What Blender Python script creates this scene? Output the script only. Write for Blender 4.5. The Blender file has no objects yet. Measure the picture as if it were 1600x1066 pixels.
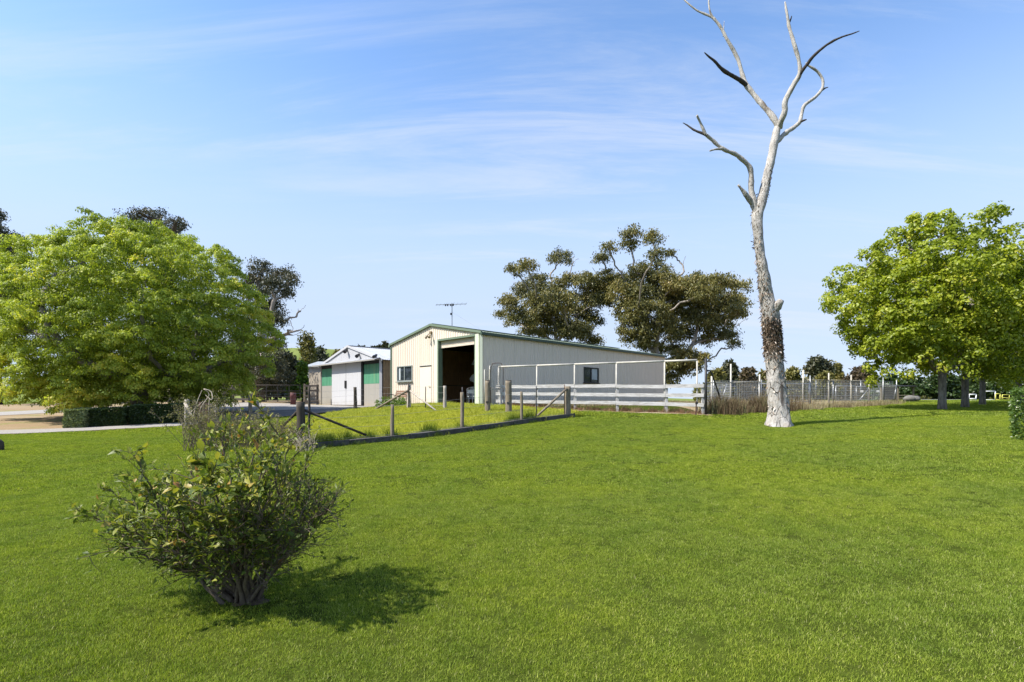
import bpy, math, random
import numpy as np
from mathutils import Vector, Matrix, noise as mnoise

random.seed(11)
RNG = np.random.default_rng(7)
SC = bpy.context.scene
COL = SC.collection
R = math.radians

# ------------------------------------------------------------------ camera, sky, sun, exposure
EYE = 1.6                      # the lawn under the camera is z = 0
F = 800.0                      # focal length of the photograph in its own pixels
CX, CY = 800.0, 627.0          # principal column, horizon row
cam = bpy.data.cameras.new('camera')
cam.lens = 18.0
cam.sensor_width = 36.0
cam.shift_y = 94.0 / 1600.0
cam.clip_start = 0.05
cam.clip_end = 9000
cam_ob = bpy.data.objects.new('camera', cam)
COL.objects.link(cam_ob)
cam_ob.location = (0, 0, EYE)
cam_ob.rotation_euler = (R(90), 0, 0)
SC.camera = cam_ob

SUN_EL = R(50)
SUN_AZ = math.atan2(-1.0, -0.36)          # the sun stands to the left and a little behind the camera
sun_from = Vector((math.sin(SUN_AZ) * math.cos(SUN_EL), math.cos(SUN_AZ) * math.cos(SUN_EL), math.sin(SUN_EL)))

world = bpy.data.worlds.new('World')
SC.world = world
world.use_nodes = True
wt = world.node_tree
wt.nodes.clear()
def wn(t, **k):
    n = wt.nodes.new(t)
    for a, b in k.items():
        setattr(n, a, b)
    return n
w_out = wn('ShaderNodeOutputWorld')
w_bg = wn('ShaderNodeBackground')
w_bg.inputs['Strength'].default_value = 0.15
sky = wn('ShaderNodeTexSky', sky_type='NISHITA')
sky.sun_disc = False
sky.sun_elevation = SUN_EL
sky.sun_rotation = SUN_AZ
sky.altitude = 300
sky.air_density = 1.0
sky.dust_density = 0.6
sky.ozone_density = 3.0
tc = wn('ShaderNodeTexCoord')
sep = wn('ShaderNodeSeparateXYZ')
wt.links.new(tc.outputs['Generated'], sep.inputs[0])
def wmath(op, a, b=None, clamp=False):
    n = wn('ShaderNodeMath', operation=op, use_clamp=clamp)
    for i, v in enumerate((a, b)):
        if v is None: continue
        if isinstance(v, (int, float)): n.inputs[i].default_value = v
        else: wt.links.new(v, n.inputs[i])
    return n.outputs[0]
zc = wmath('MAXIMUM', sep.outputs[2], 0.0)
den = wmath('ADD', zc, 0.16)
cu = wmath('DIVIDE', sep.outputs[0], den)
cv = wmath('DIVIDE', sep.outputs[1], den)
comb = wn('ShaderNodeCombineXYZ')
wt.links.new(cu, comb.inputs[0]); wt.links.new(cv, comb.inputs[1])
mp = wn('ShaderNodeMapping')
mp.inputs['Rotation'].default_value = (0, 0, R(14))
mp.inputs['Scale'].default_value = (0.42, 2.3, 1)
mp.inputs['Location'].default_value = (3.1, 1.7, 0)
wt.links.new(comb.outputs[0], mp.inputs[0])
n1 = wn('ShaderNodeTexNoise')
n1.inputs['Scale'].default_value = 1.5; n1.inputs['Detail'].default_value = 12
n1.inputs['Roughness'].default_value = 0.66; n1.inputs['Distortion'].default_value = 0.55
wt.links.new(mp.outputs[0], n1.inputs['Vector'])
n2 = wn('ShaderNodeTexNoise')
n2.inputs['Scale'].default_value = 0.5; n2.inputs['Detail'].default_value = 3
wt.links.new(mp.outputs[0], n2.inputs['Vector'])
mr = wn('ShaderNodeMapRange', interpolation_type='SMOOTHSTEP')
mr.inputs['From Min'].default_value = 0.44; mr.inputs['From Max'].default_value = 0.70
wt.links.new(n1.outputs[0], mr.inputs['Value'])
mr2 = wn('ShaderNodeMapRange', interpolation_type='SMOOTHSTEP')
mr2.inputs['From Min'].default_value = 0.34; mr2.inputs['From Max'].default_value = 0.62
wt.links.new(n2.outputs[0], mr2.inputs['Value'])
cm = wmath('MULTIPLY', wmath('MULTIPLY', mr.outputs[0], mr2.outputs[0]), 0.5)
skyhs = wn('ShaderNodeHueSaturation')
skyhs.inputs['Saturation'].default_value = 1.06
skyhs.inputs['Value'].default_value = 0.83
skyhs.inputs['Hue'].default_value = 0.5
wt.links.new(sky.outputs[0], skyhs.inputs['Color'])
mixc = wn('ShaderNodeMix', data_type='RGBA')
mixc.inputs[7].default_value = (2.25, 2.4, 2.65, 1)
wt.links.new(cm, mixc.inputs[0])
# thin high haze that whitens the sky towards the horizon all the way round
hz = wn('ShaderNodeMapRange', interpolation_type='SMOOTHSTEP')
hz.inputs['From Min'].default_value = 0.58; hz.inputs['From Max'].default_value = 0.14
hz.inputs['To Min'].default_value = 0.0; hz.inputs['To Max'].default_value = 0.93
wt.links.new(zc, hz.inputs['Value'])
mixh = wn('ShaderNodeMix', data_type='RGBA')
mixh.inputs[7].default_value = (1.72, 2.06, 2.68, 1)
wt.links.new(hz.outputs[0], mixh.inputs[0])
wt.links.new(skyhs.outputs[0], mixh.inputs[6])
wt.links.new(mixh.outputs[2], mixc.inputs[6])
wt.links.new(mixc.outputs[2], w_bg.inputs[0])
wt.links.new(w_bg.outputs[0], w_out.inputs[0])

sl = bpy.data.lights.new('sun', 'SUN')
sl.energy = 3.45
sl.angle = R(0.53)
sl.color = (1.0, 0.94, 0.84)
sun_ob = bpy.data.objects.new('sun', sl)
COL.objects.link(sun_ob)
sun_ob.location = (-60, -20, 60)
sun_ob.rotation_euler = (-sun_from).to_track_quat('-Z', 'Y').to_euler()

SC.view_settings.view_transform = 'Standard'
SC.view_settings.look = 'None'
SC.view_settings.gamma = 1.0
SC.view_settings.exposure = 1.32
SC.view_settings.use_curve_mapping = False
SC.render.engine = 'CYCLES'
SC.cycles.max_bounces = 8
SC.cycles.diffuse_bounces = 5
SC.cycles.glossy_bounces = 2
SC.cycles.transmission_bounces = 4
SC.cycles.transparent_max_bounces = 6
SC.cycles.caustics_reflective = False
SC.cycles.caustics_refractive = False

# ------------------------------------------------------------------ ground height
def P(px, py, d):
    """the point at depth d that the photograph shows at pixel (px, py)"""
    return Vector(((px - CX) / F * d, d, EYE - (py - CY) / F * d))
_ctl = [(-18, -8, 0), (0, -8, 0), (18, -8, 0), (-9, 2.5, 0), (0, 2.5, 0), (9, 2.5, 0.08), (-2.2, 4.1, 0.0), (0, 9.5, .2), (5.5, 9, .26)]
for px, py, d in [(470, 702, 14), (680, 679, 17), (893, 652, 20.5), (640, 634, 27.5), (750, 633, 24.8),
                  (785, 634, 25), (900, 641, 23.5), (1095, 647, 21.1), (1217, 667, 18), (1200, 643, 24), (1300, 638, 27),
                  (1400, 630, 36), (1472, 640, 25), (1506, 637, 28), (1533, 633, 31), (1590, 625, 45), (1595, 688, 12),
                  (0, 680, 20), (280, 667, 22), (110, 660, 25), (290, 655, 26), (0, 645, 33), (0, 635, 42), (370, 629, 40),
                  (505, 633, 41), (590, 635, 36), (450, 637, 33), (450, 650, 27), (560, 640, 29), (610, 635, 31), (-250, 690, 16)]:
    p = P(px, py, d)
    _ctl.append((p.x, p.y, p.z))
_ctl += [(4, 31, 1.36), (8, 36, 1.37), (11.5, 38, 1.38), (3, 38, 1.38), (-2, 45, 1.4), (-60, 60, 1.45), (0, 70, 1.5), (60, 70, 1.5),
         (60, 30, 1.3), (-60, 20, .3), (-50, -20, -.2), (50, -20, .2), (0, 100, 1.5), (-90, 100, 1.5), (90, 100, 1.5), (35, 15, 1.0)]
_ctl = np.array(_ctl, float)
def _tps_fit(c):
    n = len(c)
    d = np.linalg.norm(c[:, None, :2] - c[None, :, :2], axis=2)
    K = np.where(d > 0, d * d * np.log(np.maximum(d, 1e-9)), 0) + np.eye(n) * 2.0
    Pm = np.c_[np.ones(n), c[:, :2]]
    A = np.zeros((n + 3, n + 3))
    A[:n, :n] = K; A[:n, n:] = Pm; A[n:, :n] = Pm.T
    return np.linalg.solve(A, np.r_[c[:, 2], 0, 0, 0])
_w = _tps_fit(_ctl)
def gz_arr(x, y):
    x = np.asarray(x, float); y = np.asarray(y, float)
    s = x.shape
    x = x.ravel(); y = y.ravel()
    xc = np.clip(x, -70, 70); yc = np.clip(y, -25, 105)
    z = np.full(x.shape, 0.0)
    z += _w[-3] + _w[-2] * xc + _w[-1] * yc
    for (cx_, cy_, _), w in zip(_ctl, _w[:-3]):
        r2 = (xc - cx_) ** 2 + (yc - cy_) ** 2
        z += w * 0.5 * r2 * np.log(np.maximum(r2, 1e-12))
    far = np.clip((np.hypot(x, y - 25) - 55) / 45, 0, 1)
    far = far * far * (3 - 2 * far)
    z = z * (1 - far) + (1.45 + np.minimum(0, (y + 10) * 0.02)) * far
    hill = 42 * np.exp(-((x + 165) / 150) ** 2 - ((y - 420) / 130) ** 2) + 9 * np.exp(-((x + 20) / 200) ** 2 - ((y - 600) / 150) ** 2)
    z += hill * np.clip((y - 90) / 120, 0, 1)
    return z.reshape(s)
def gz(x, y):
    return float(gz_arr(np.array([x]), np.array([y]))[0])

# ------------------------------------------------------------------ mesh helpers
WL = {}
class MB:
    def __init__(s):
        s.v = []; s.f = []
    def add(s, vs, fs):
        o = len(s.v)
        s.v += [tuple(a) for a in vs]
        s.f += [tuple(o + i for i in f) for f in fs]
        return s
    def beam(s, p0, p1, w, h, up=(0, 0, 1), jit=0.0):
        """a bar from p0 to p1, w wide and h high"""
        p0 = Vector(p0); p1 = Vector(p1)
        d = (p1 - p0).normalized()
        up = Vector(up)
        if abs(d.dot(up)) > .95: up = Vector((0, 1, 0)) if abs(d.y) < .9 else Vector((1, 0, 0))
        a = d.cross(up).normalized(); b = a.cross(d).normalized()
        vs = []
        for p in (p0, p1):
            for i, j in ((-1, -1), (1, -1), (1, 1), (-1, 1)):
                q = p + a * (i * w / 2) + b * (j * h / 2)
                if jit: q += Vector((random.uniform(-jit, jit), random.uniform(-jit, jit), random.uniform(-jit, jit)))
                vs.append(q)
        return s.add(vs, [(0, 1, 2, 3), (7, 6, 5, 4), (0, 4, 5, 1), (1, 5, 6, 2), (2, 6, 7, 3), (3, 7, 4, 0)])
    def box(s, c, ax, ay, az):
        c = Vector(c); ax = Vector(ax); ay = Vector(ay); az = Vector(az)
        vs = [c + ax * i + ay * j + az * k for k in (-1, 1) for i, j in ((-1, -1), (1, -1), (1, 1), (-1, 1))]
        return s.add(vs, [(3, 2, 1, 0), (4, 5, 6, 7), (0, 1, 5, 4), (1, 2, 6, 5), (2, 3, 7, 6), (3, 0, 4, 7)])
    def tube(s, pts, rad, n=8, cap=True, amp=0.0, fr=3.0, seed=0.0):
        pts = [Vector(p) for p in pts]
        m = len(pts)
        if not hasattr(rad, '__len__'): rad = [rad] * m
        ref = None
        o = len(s.v)
        for i in range(m):
            t = (pts[min(i + 1, m - 1)] - pts[max(i - 1, 0)])
            t = t.normalized() if t.length > 1e-9 else Vector((0, 0, 1))
            if ref is None:
                ref = Vector((1, 0, 0)) if abs(t.x) < .8 else Vector((0, 1, 0))
            ref = (ref - t * ref.dot(t)).normalized()
            b = t.cross(ref)
            for k in range(n):
                a = 2 * math.pi * k / n
                d = ref * math.cos(a) + b * math.sin(a)
                r = rad[i]
                q = pts[i] + d * r
                if amp:
                    nv = mnoise.noise(Vector((q.x * fr + seed, q.y * fr, q.z * fr * .45)))
                    nv += .5 * mnoise.noise(Vector((q.x * fr * 2.7 + seed, q.y * fr * 2.7, q.z * fr * 1.4)))
                    q = q + d * (amp * r * nv)
                s.v.append(tuple(q))
        for i in range(m - 1):
            for k in range(n):
                k2 = (k + 1) % n
                s.f.append((o + i * n + k, o + i * n + k2, o + (i + 1) * n + k2, o + (i + 1) * n + k))
        if cap:
            s.f.append(tuple(o + k for k in range(n))[::-1])
            s.f.append(tuple(o + (m - 1) * n + k for k in range(n)))
        return s

def smooth_path(pts, rad, step):
    """Catmull-Rom through pts, resampled about every step"""
    pts = [Vector(p) for p in pts]
    out = []; ro = []
    for i in range(len(pts) - 1):
        p0 = pts[max(i - 1, 0)]; p1 = pts[i]; p2 = pts[i + 1]; p3 = pts[min(i + 2, len(pts) - 1)]
        n = max(1, int((p2 - p1).length / step))
        for k in range(n):
            t = k / n
            q = .5 * ((2 * p1) + (p2 - p0) * t + (2 * p0 - 5 * p1 + 4 * p2 - p3) * t * t + (3 * p1 - p0 - 3 * p2 + p3) * t ** 3)
            out.append(q); ro.append(rad[i] * (1 - t) + rad[i + 1] * t)
    out.append(pts[-1]); ro.append(rad[-1])
    return out, ro

def tag(o, label=None, cat=None, group=None, kind=None):
    if label: o['label'] = label
    if cat: o['category'] = cat
    if group: o['group'] = group
    if kind: o['kind'] = kind
    return o

def empty(name, loc, label=None, cat=None, group=None):
    o = bpy.data.objects.new(name, None)
    o.empty_display_size = .3
    COL.objects.link(o)
    o.location = loc
    WL[o] = Vector(loc)
    return tag(o, label, cat, group)

def link(name, me, mat, parent=None, loc=None):
    o = bpy.data.objects.new(name, me)
    COL.objects.link(o)
    if mat and not me.materials: me.materials.append(mat)
    if parent is not None:
        o.parent = parent
        WL[o] = WL[parent]
    else:
        WL[o] = Vector(loc) if loc is not None else Vector((0, 0, 0))
        o.location = WL[o]
    return o

def build(name, mb, mat, parent=None, smooth=False, loc=None):
    """links what mb holds as one mesh object; mb is in world space"""
    base = WL[parent] if parent is not None else (Vector(loc) if loc is not None else Vector((0, 0, 0)))
    me = bpy.data.meshes.new(name)
    me.from_pydata([(a - base.x, b - base.y, c - base.z) for a, b, c in mb.v], [], mb.f)
    if smooth:
        me.polygons.foreach_set('use_smooth', [True] * len(me.polygons))
    me.update()
    return link(name, me, mat, parent, loc)

def np_mesh(name, V, Fc, tint=None, smooth=False):
    """mesh from arrays; Fc is (n, k), all faces with k corners"""
    me = bpy.data.meshes.new(name)
    k = Fc.shape[1]; nf = len(Fc)
    me.vertices.add(len(V)); me.loops.add(nf * k); me.polygons.add(nf)
    me.vertices.foreach_set('co', np.ascontiguousarray(V, np.float32).ravel())
    me.polygons.foreach_set('loop_start', np.arange(0, nf * k, k, dtype=np.int32))
    me.polygons.foreach_set('loop_total', np.full(nf, k, np.int32))
    me.loops.foreach_set('vertex_index', np.ascontiguousarray(Fc, np.int32).ravel())
    if smooth: me.polygons.foreach_set('use_smooth', np.ones(nf, bool))
    me.update(calc_edges=True)
    if tint is not None:
        a = me.attributes.new('tint', 'FLOAT', 'POINT')
        a.data.foreach_set('value', np.ascontiguousarray(tint, np.float32))
    return me

def unit(a):
    return a / np.maximum(np.linalg.norm(a, axis=-1, keepdims=True), 1e-9)

def leaf_arrays(C, A, N, L, W, tint, fold=.18):
    """one folded leaf of two triangles at each C, along A, facing N"""
    n = len(C)
    A = unit(A); S = unit(np.cross(A, N)); U = np.cross(S, A)
    L = np.broadcast_to(L, n)[:, None]; W = np.broadcast_to(W, n)[:, None]
    V = np.empty((n, 4, 3))
    V[:, 0] = C
    V[:, 1] = C + A * L * .45 + S * W * .5 + U * W * fold
    V[:, 2] = C + A * L
    V[:, 3] = C + A * L * .45 - S * W * .5 + U * W * fold
    i = np.arange(n)[:, None] * 4
    Fc = np.concatenate([i + np.array([[0, 1, 2]]), i + np.array([[0, 2, 3]])], 0)
    return V.reshape(-1, 3), Fc, np.repeat(np.broadcast_to(tint, n), 4)

def blade_arrays(C, H, W, lean, tint, rng):
    """grass blades: a strip of three triangles that bends over"""
    n = len(C)
    a = rng.uniform(0, 2 * np.pi, n)
    D = np.c_[np.cos(a), np.sin(a), np.zeros(n)]
    b = a + np.pi / 2 + rng.normal(0, .5, n)
    S = np.c_[np.cos(b), np.sin(b), np.zeros(n)]
    H = np.broadcast_to(H, n)[:, None]; W = np.broadcast_to(W, n)[:, None]; lean = np.broadcast_to(lean, n)[:, None]
    Z = np.array([[0, 0, 1.0]])
    m = C + Z * H * .55 + D * H * lean * .25
    t = C + Z * H * np.sqrt(np.maximum(1 - lean ** 2 * .6, .15)) + D * H * lean * .85
    V = np.stack([C - S * W * .5, C + S * W * .5, m - S * W * .42, m + S * W * .42, t], 1)
    i = np.arange(n)[:, None] * 5
    Fc = np.concatenate([i + np.array([[0, 1, 2]]), i + np.array([[1, 3, 2]]), i + np.array([[2, 3, 4]])], 0)
    return V.reshape(-1, 3), Fc, np.repeat(np.broadcast_to(tint, n), 5)

# ------------------------------------------------------------------ materials
class NT:
    def __init__(s, name):
        s.m = bpy.data.materials.new(name)
        s.m.use_nodes = True
        s.t = s.m.node_tree
        s.t.nodes.clear()
        s.out = s.n('ShaderNodeOutputMaterial')
    def n(s, typ, ins=None, **k):
        nd = s.t.nodes.new(typ)
        for a, b in k.items(): setattr(nd, a, b)
        for a, b in (ins or {}).items():
            if isinstance(b, bpy.types.NodeSocket): s.t.links.new(b, nd.inputs[a])
            else: nd.inputs[a].default_value = b
        return nd
    def noise(s, vec, scale, detail=4, rough=.55, dist=0):
        return s.n('ShaderNodeTexNoise', {'Vector': vec, 'Scale': scale, 'Detail': detail, 'Roughness': rough, 'Distortion': dist}).outputs[0]
    def ramp(s, fac, stops):
        r = s.n('ShaderNodeValToRGB', {0: fac})
        e = r.color_ramp.elements
        while len(e) < len(stops): e.new(.5)
        for q, (p, c) in zip(e, stops):
            q.position = p; q.color = (*c, 1) if len(c) == 3 else c
        return r.outputs[0]
    def mix(s, f, a, b, mode='MIX'):
        nd = s.n('ShaderNodeMix', data_type='RGBA', blend_type=mode)
        for i, v in ((0, f), (6, a), (7, b)):
            if isinstance(v, bpy.types.NodeSocket): s.t.links.new(v, nd.inputs[i])
            elif i == 0: nd.inputs[0].default_value = v
            else: nd.inputs[i].default_value = (*v, 1)
        return nd.outputs[2]
    def math(s, op, a, b=0.0, clamp=False):
        return s.n('ShaderNodeMath', {0: a, 1: b}, operation=op, use_clamp=clamp).outputs[0]
    def mapr(s, v, a, b, c=0.0, d=1.0):
        return s.n('ShaderNodeMapRange', {'Value': v, 'From Min': a, 'From Max': b, 'To Min': c, 'To Max': d}, interpolation_type='SMOOTHSTEP').outputs[0]
    def obj(s): return s.n('ShaderNodeTexCoord').outputs['Object']
    def pos(s): return s.n('ShaderNodeNewGeometry').outputs['Position']
    def scale(s, v, sc): return s.n('ShaderNodeMapping', {0: v, 'Scale': sc}).outputs[0]
    def bump(s, h, strength=.4, dist=.02):
        return s.n('ShaderNodeBump', {'Height': h, 'Strength': strength, 'Distance': dist}).outputs[0]
    def surf(s, col, rough=.7, bump=None, metal=0.0, spec=.5, trans=0.0, tcol=None):
        p = s.n('ShaderNodeBsdfPrincipled', {'Base Color': col if isinstance(col, bpy.types.NodeSocket) else (*col, 1), 'Roughness': rough, 'Metallic': metal, 'Specular IOR Level': spec})
        if bump is not None: s.t.links.new(bump, p.inputs['Normal'])
        sh = p.outputs[0]
        if trans > 0:
            c = tcol if tcol is not None else col
            tr = s.n('ShaderNodeBsdfTranslucent', {0: c if isinstance(c, bpy.types.NodeSocket) else (*c, 1)})
            sh = s.n('ShaderNodeMixShader', {0: trans, 1: sh, 2: tr.outputs[0]}).outputs[0]
        s.t.links.new(sh, s.out.inputs[0])
        return s.m

def m_plain(name, c, rough=.6, var=.12, scale=6.0, metal=0.0, spec=.4, bump=.0):
    t = NT(name)
    o = t.obj()
    nz = t.noise(o, scale, 5)
    a = tuple(x * (1 - var) for x in c); b = tuple(min(1, x * (1 + var)) for x in c)
    col = t.ramp(nz, [(.3, a), (.7, b)])
    bp = t.bump(t.noise(o, scale * 6, 3), bump, .01) if bump else None
    return t.surf(col, rough, bp, metal, spec)

def m_painted(name, c, dirt=(.35, .28, .18), amount=.35, rough=.45):
    """painted sheet steel: faint blotches, vertical streaks, splash dirt low down"""
    t = NT(name)
    o = t.obj()
    st = t.noise(t.scale(o, (3, 3, .25)), 2.0, 5, .6)
    bl = t.noise(o, .9, 4)
    col = t.mix(t.mapr(st, .5, .8, 0, .18), c, tuple(x * .72 for x in c))
    col = t.mix(t.mapr(bl, .45, .75, 0, .10), col, tuple(min(1, x * 1.12) for x in c))
    z = t.n('ShaderNodeSeparateXYZ', {0: o}).outputs[2]
    low = t.math('MULTIPLY', t.mapr(z, .55, 0.0), t.mapr(t.noise(o, 3.5, 5, .65), .3, .7))
    col = t.mix(t.math('MULTIPLY', low, amount), col, dirt)
    return t.surf(col, rough, None, 0, .4)

def m_wood(name, c, c2, rough=.85, scale=(14, 14, 1.6), along='z', bump=.5):
    t = NT(name)
    o = t.obj()
    sc = scale
    g = t.noise(t.scale(o, sc), 2.2, 6, .65, .4)
    b = t.noise(o, 2.5, 4)
    col = t.ramp(g, [(.32, c2), (.62, c)])
    col = t.mix(t.mapr(b, .5, .75, 0, .5), col, tuple(x * .6 for x in c))
    return t.surf(col, rough, t.bump(g, bump, .012), 0, .2)

def m_leaf(name, stops, rough=.5, trans=.35, tmul=(1.35, 1.5, .55), spec=.35, posvar=None):
    t = NT(name)
    at = t.n('ShaderNodeAttribute', attribute_name='tint').outputs['Fac']
    col = t.ramp(at, stops)
    if posvar:
        nz = t.noise(t.pos(), posvar[0], 4, .6)
        col = t.mix(t.mapr(nz, .38, .64, 0, posvar[2] if len(posvar) > 2 else 1), col, posvar[1], 'MULTIPLY')
    tc_ = t.mix(1.0, col, tmul, 'MULTIPLY')
    return t.surf(col, rough, None, 0, spec, trans, tc_)

# ================================================================== GROUND
t = NT('lawn soil')
p_ = t.pos()
g1 = t.noise(p_, .35, 5, .6); g2 = t.noise(p_, 14, 4, .7); g3 = t.noise(p_, .012, 6, .6)
c_ = t.ramp(g2, [(.3, (.022, .030, .006)), (.7, (.065, .085, .014))])
c_ = t.mix(t.mapr(g1, .4, .65, 0, .4), c_, (.085, .105, .018))
dist_ = t.n('ShaderNodeVectorMath', {0: p_}, operation='LENGTH').outputs['Value']
past = t.ramp(g3, [(.35, (.10, .15, .035)), (.65, (.20, .22, .075))])
c_ = t.mix(t.mapr(dist_, 45, 110), c_, past)
M_ground = t.surf(c_, 1.0, t.bump(g2, .6, .03), 0, .0)

def axis(lo, hi, step, far, ratio=1.17):
    a = list(np.arange(lo, hi + 1e-6, step))
    s = step; x = hi; r = []
    while x < far:
        s *= ratio; x += s; r.append(x)
    s = step; x = lo; l = []
    while x > -far:
        s *= ratio; x -= s; l.append(x)
    return np.array(l[::-1] + a + r)
gx = axis(-46, 46, .5, 3200); gy = axis(-6, 72, .5, 4000)
XX, YY = np.meshgrid(gx, gy)
ZZ = gz_arr(XX, YY)
# the slab of the big shed sits on a cut platform
nx, ny = len(gx), len(gy)
V = np.c_[XX.ravel(), YY.ravel(), ZZ.ravel()]
i = (np.arange(ny - 1)[:, None] * nx + np.arange(nx - 1)[None, :]).ravel()
Fq = np.c_[i, i + 1, i + nx + 1, i + nx]
def gm(x, y):
    """height of the ground mesh itself"""
    i = np.clip(np.searchsorted(gx, x) - 1, 0, nx - 2); j = np.clip(np.searchsorted(gy, y) - 1, 0, ny - 2)
    u = (x - gx[i]) / (gx[i + 1] - gx[i]); v = (y - gy[j]) / (gy[j + 1] - gy[j])
    return ZZ[j, i] * (1 - u) * (1 - v) + ZZ[j, i + 1] * u * (1 - v) + ZZ[j + 1, i] * (1 - u) * v + ZZ[j + 1, i + 1] * u * v
ground = link('ground', np_mesh('ground', V, Fq, smooth=True), M_ground)
tag(ground, 'mown green lawn rising gently from the camera to the sheds', 'lawn', kind='structure')

def resample(pts, n):
    pts = np.array([(a, b) for a, b in pts], float)
    s = np.r_[0, np.cumsum(np.linalg.norm(np.diff(pts, axis=0), axis=1))]
    u = np.linspace(0, s[-1], n)
    return np.c_[np.interp(u, s, pts[:, 0]), np.interp(u, s, pts[:, 1])]
def strip(name, A, B, nu, nv, dz, mat, label, cat, wob=.0, smooth=True):
    A = resample(A, nu); B = resample(B, nu)
    if wob:
        for E in (A, B):
            for k in range(nu):
                q = Vector((E[k, 0] * .8, E[k, 1] * .8, 3.3))
                E[k, 1] += wob * mnoise.noise(q) + wob * .5 * mnoise.noise(q * 3.1)
    w = np.linspace(0, 1, nv)[:, None, None]
    Q = A[None] * (1 - w) + B[None] * w
    z = gz_arr(Q[..., 0], Q[..., 1]) + dz
    V = np.c_[Q[..., 0].ravel(), Q[..., 1].ravel(), z.ravel()]
    i = (np.arange(nv - 1)[:, None] * nu + np.arange(nu - 1)[None, :]).ravel()
    Fq = np.c_[i, i + 1, i + nu + 1, i + nu]
    o = link(name, np_mesh(name, V, Fq, smooth=True), mat)
    return tag(o, label, cat, kind='structure')
def XY(px, d): return ((px - CX) / F * d, d)

t = NT('straw dirt')
p_ = t.pos()
a_ = t.noise(p_, .55, 6, .65); b_ = t.noise(p_, 22, 4, .7); c3 = t.noise(t.scale(p_, (.15, 1.2, 1)), 1.1, 5, .6)
c_ = t.ramp(b_, [(.3, (.19, .13, .07)), (.7, (.34, .25, .15))])
c_ = t.mix(t.mapr(a_, .5, .72, 0, .75), c_, (.17, .20, .055))
c_ = t.mix(t.mapr(c3, .48, .7, 0, .7), c_, (.36, .30, .215))
M_dirt = t.surf(c_, .95, t.bump(b_, .6, .03), 0, .1)
t = NT('pale gravel')
p_ = t.pos()
b_ = t.noise(p_, 30, 4, .75); a_ = t.noise(t.scale(p_, (.25, 1.6, 1)), .8, 5, .6)
c_ = t.ramp(b_, [(.3, (.22, .205, .185)), (.7, (.40, .375, .345))])
c_ = t.mix(t.mapr(a_, .5, .72, 0, .55), c_, (.30, .23, .14))
M_gravel = t.surf(c_, .95, t.bump(b_, .7, .03), 0, .1)
t = NT('grey tree shade')  # ground strip coloured darker to paint in the big tree's shade
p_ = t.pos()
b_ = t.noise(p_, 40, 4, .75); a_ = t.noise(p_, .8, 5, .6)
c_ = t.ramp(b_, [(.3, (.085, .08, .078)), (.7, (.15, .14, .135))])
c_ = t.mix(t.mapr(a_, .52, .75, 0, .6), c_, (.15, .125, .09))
M_tree_shade = t.surf(c_, .9, t.bump(b_, .5, .02), 0, .2)

EDGE = [(-46, 15.0), XY(-300, 18.5), XY(0, 20), XY(280, 22.3), XY(400, 25.0), XY(470, 26.6), XY(550, 28.3), XY(612, 30.6)]
EDGE_A = np.array(EDGE)
def edge_y(x): return np.interp(x, EDGE_A[:, 0], EDGE_A[:, 1])
strip('dirt_ground', EDGE, [(-46, 62), (-30, 62), (-20, 60), (-12, 56), (-3, 50)], 160, 60, .012, M_dirt,
      'straw coloured bare dirt yard round the big bright tree and sheds', 'dirt', .25)
strip('gravel_drive', [(-46, 15.1), XY(-300, 18.6), XY(0, 20.1), XY(280, 22.4), XY(330, 23.4)], [(-46, 17.6), XY(-300, 20.0), XY(0, 21.6), XY(280, 23.9), XY(330, 24.4)], 120, 6, .026, M_gravel,
      'pale gravel driveway curving past the clipped hedges', 'driveway', .12)
strip('gravel_track', [XY(-300, 26), XY(0, 29.5), XY(120, 32), XY(330, 35)], [XY(-300, 29), XY(0, 33.5), XY(120, 36), XY(330, 38)], 80, 6, .026, M_gravel,
      'second pale gravel track running behind the big bright tree', 'track', .2)
strip('gravel_yard', [XY(330, 29.5), XY(470, 31.0), XY(560, 31.5), XY(608, 31.8)], [XY(330, 39), XY(480, 41), XY(560, 38), XY(600, 35.3)], 60, 14, .026, M_gravel,
      'sandy gravel apron in front of the old pale shed', 'yard', .3)
strip('tree_shade_strip', [XY(345, 24.2), XY(400, 25.1), XY(470, 26.7), XY(556, 28.6)], [XY(345, 28.5), XY(400, 30.0), XY(470, 31.0), XY(560, 31.4)], 60, 8, .040, M_tree_shade,
      'dark grey strip painted as tree shade between the fenced grass and the sandy apron', 'driveway', .15)
_rA = Vector((7.8, 21.2)); 
strip('yard_ground', [(8.0, 22.0), XY(1200, 24.6), XY(1300, 28), XY(1400, 36.5)], [(11.5, 40), (16, 46), (22, 52), (32, 56)], 70, 40, .012, M_dirt,
      'dry straw coloured ground inside the wire mesh yard', 'dirt', .3)
strip('dirt_verge', [(-.4, 24.72), (2.2, 23.45), (5.2, 22.0), (8.1, 20.55)], [(-.3, 25.35), (2.6, 24.5), (5.6, 23.2), (8.3, 21.9)], 90, 6, .014, M_dirt,
      'strip of bare brown dirt along the foot of the white rail fence', 'dirt', .18)

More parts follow.
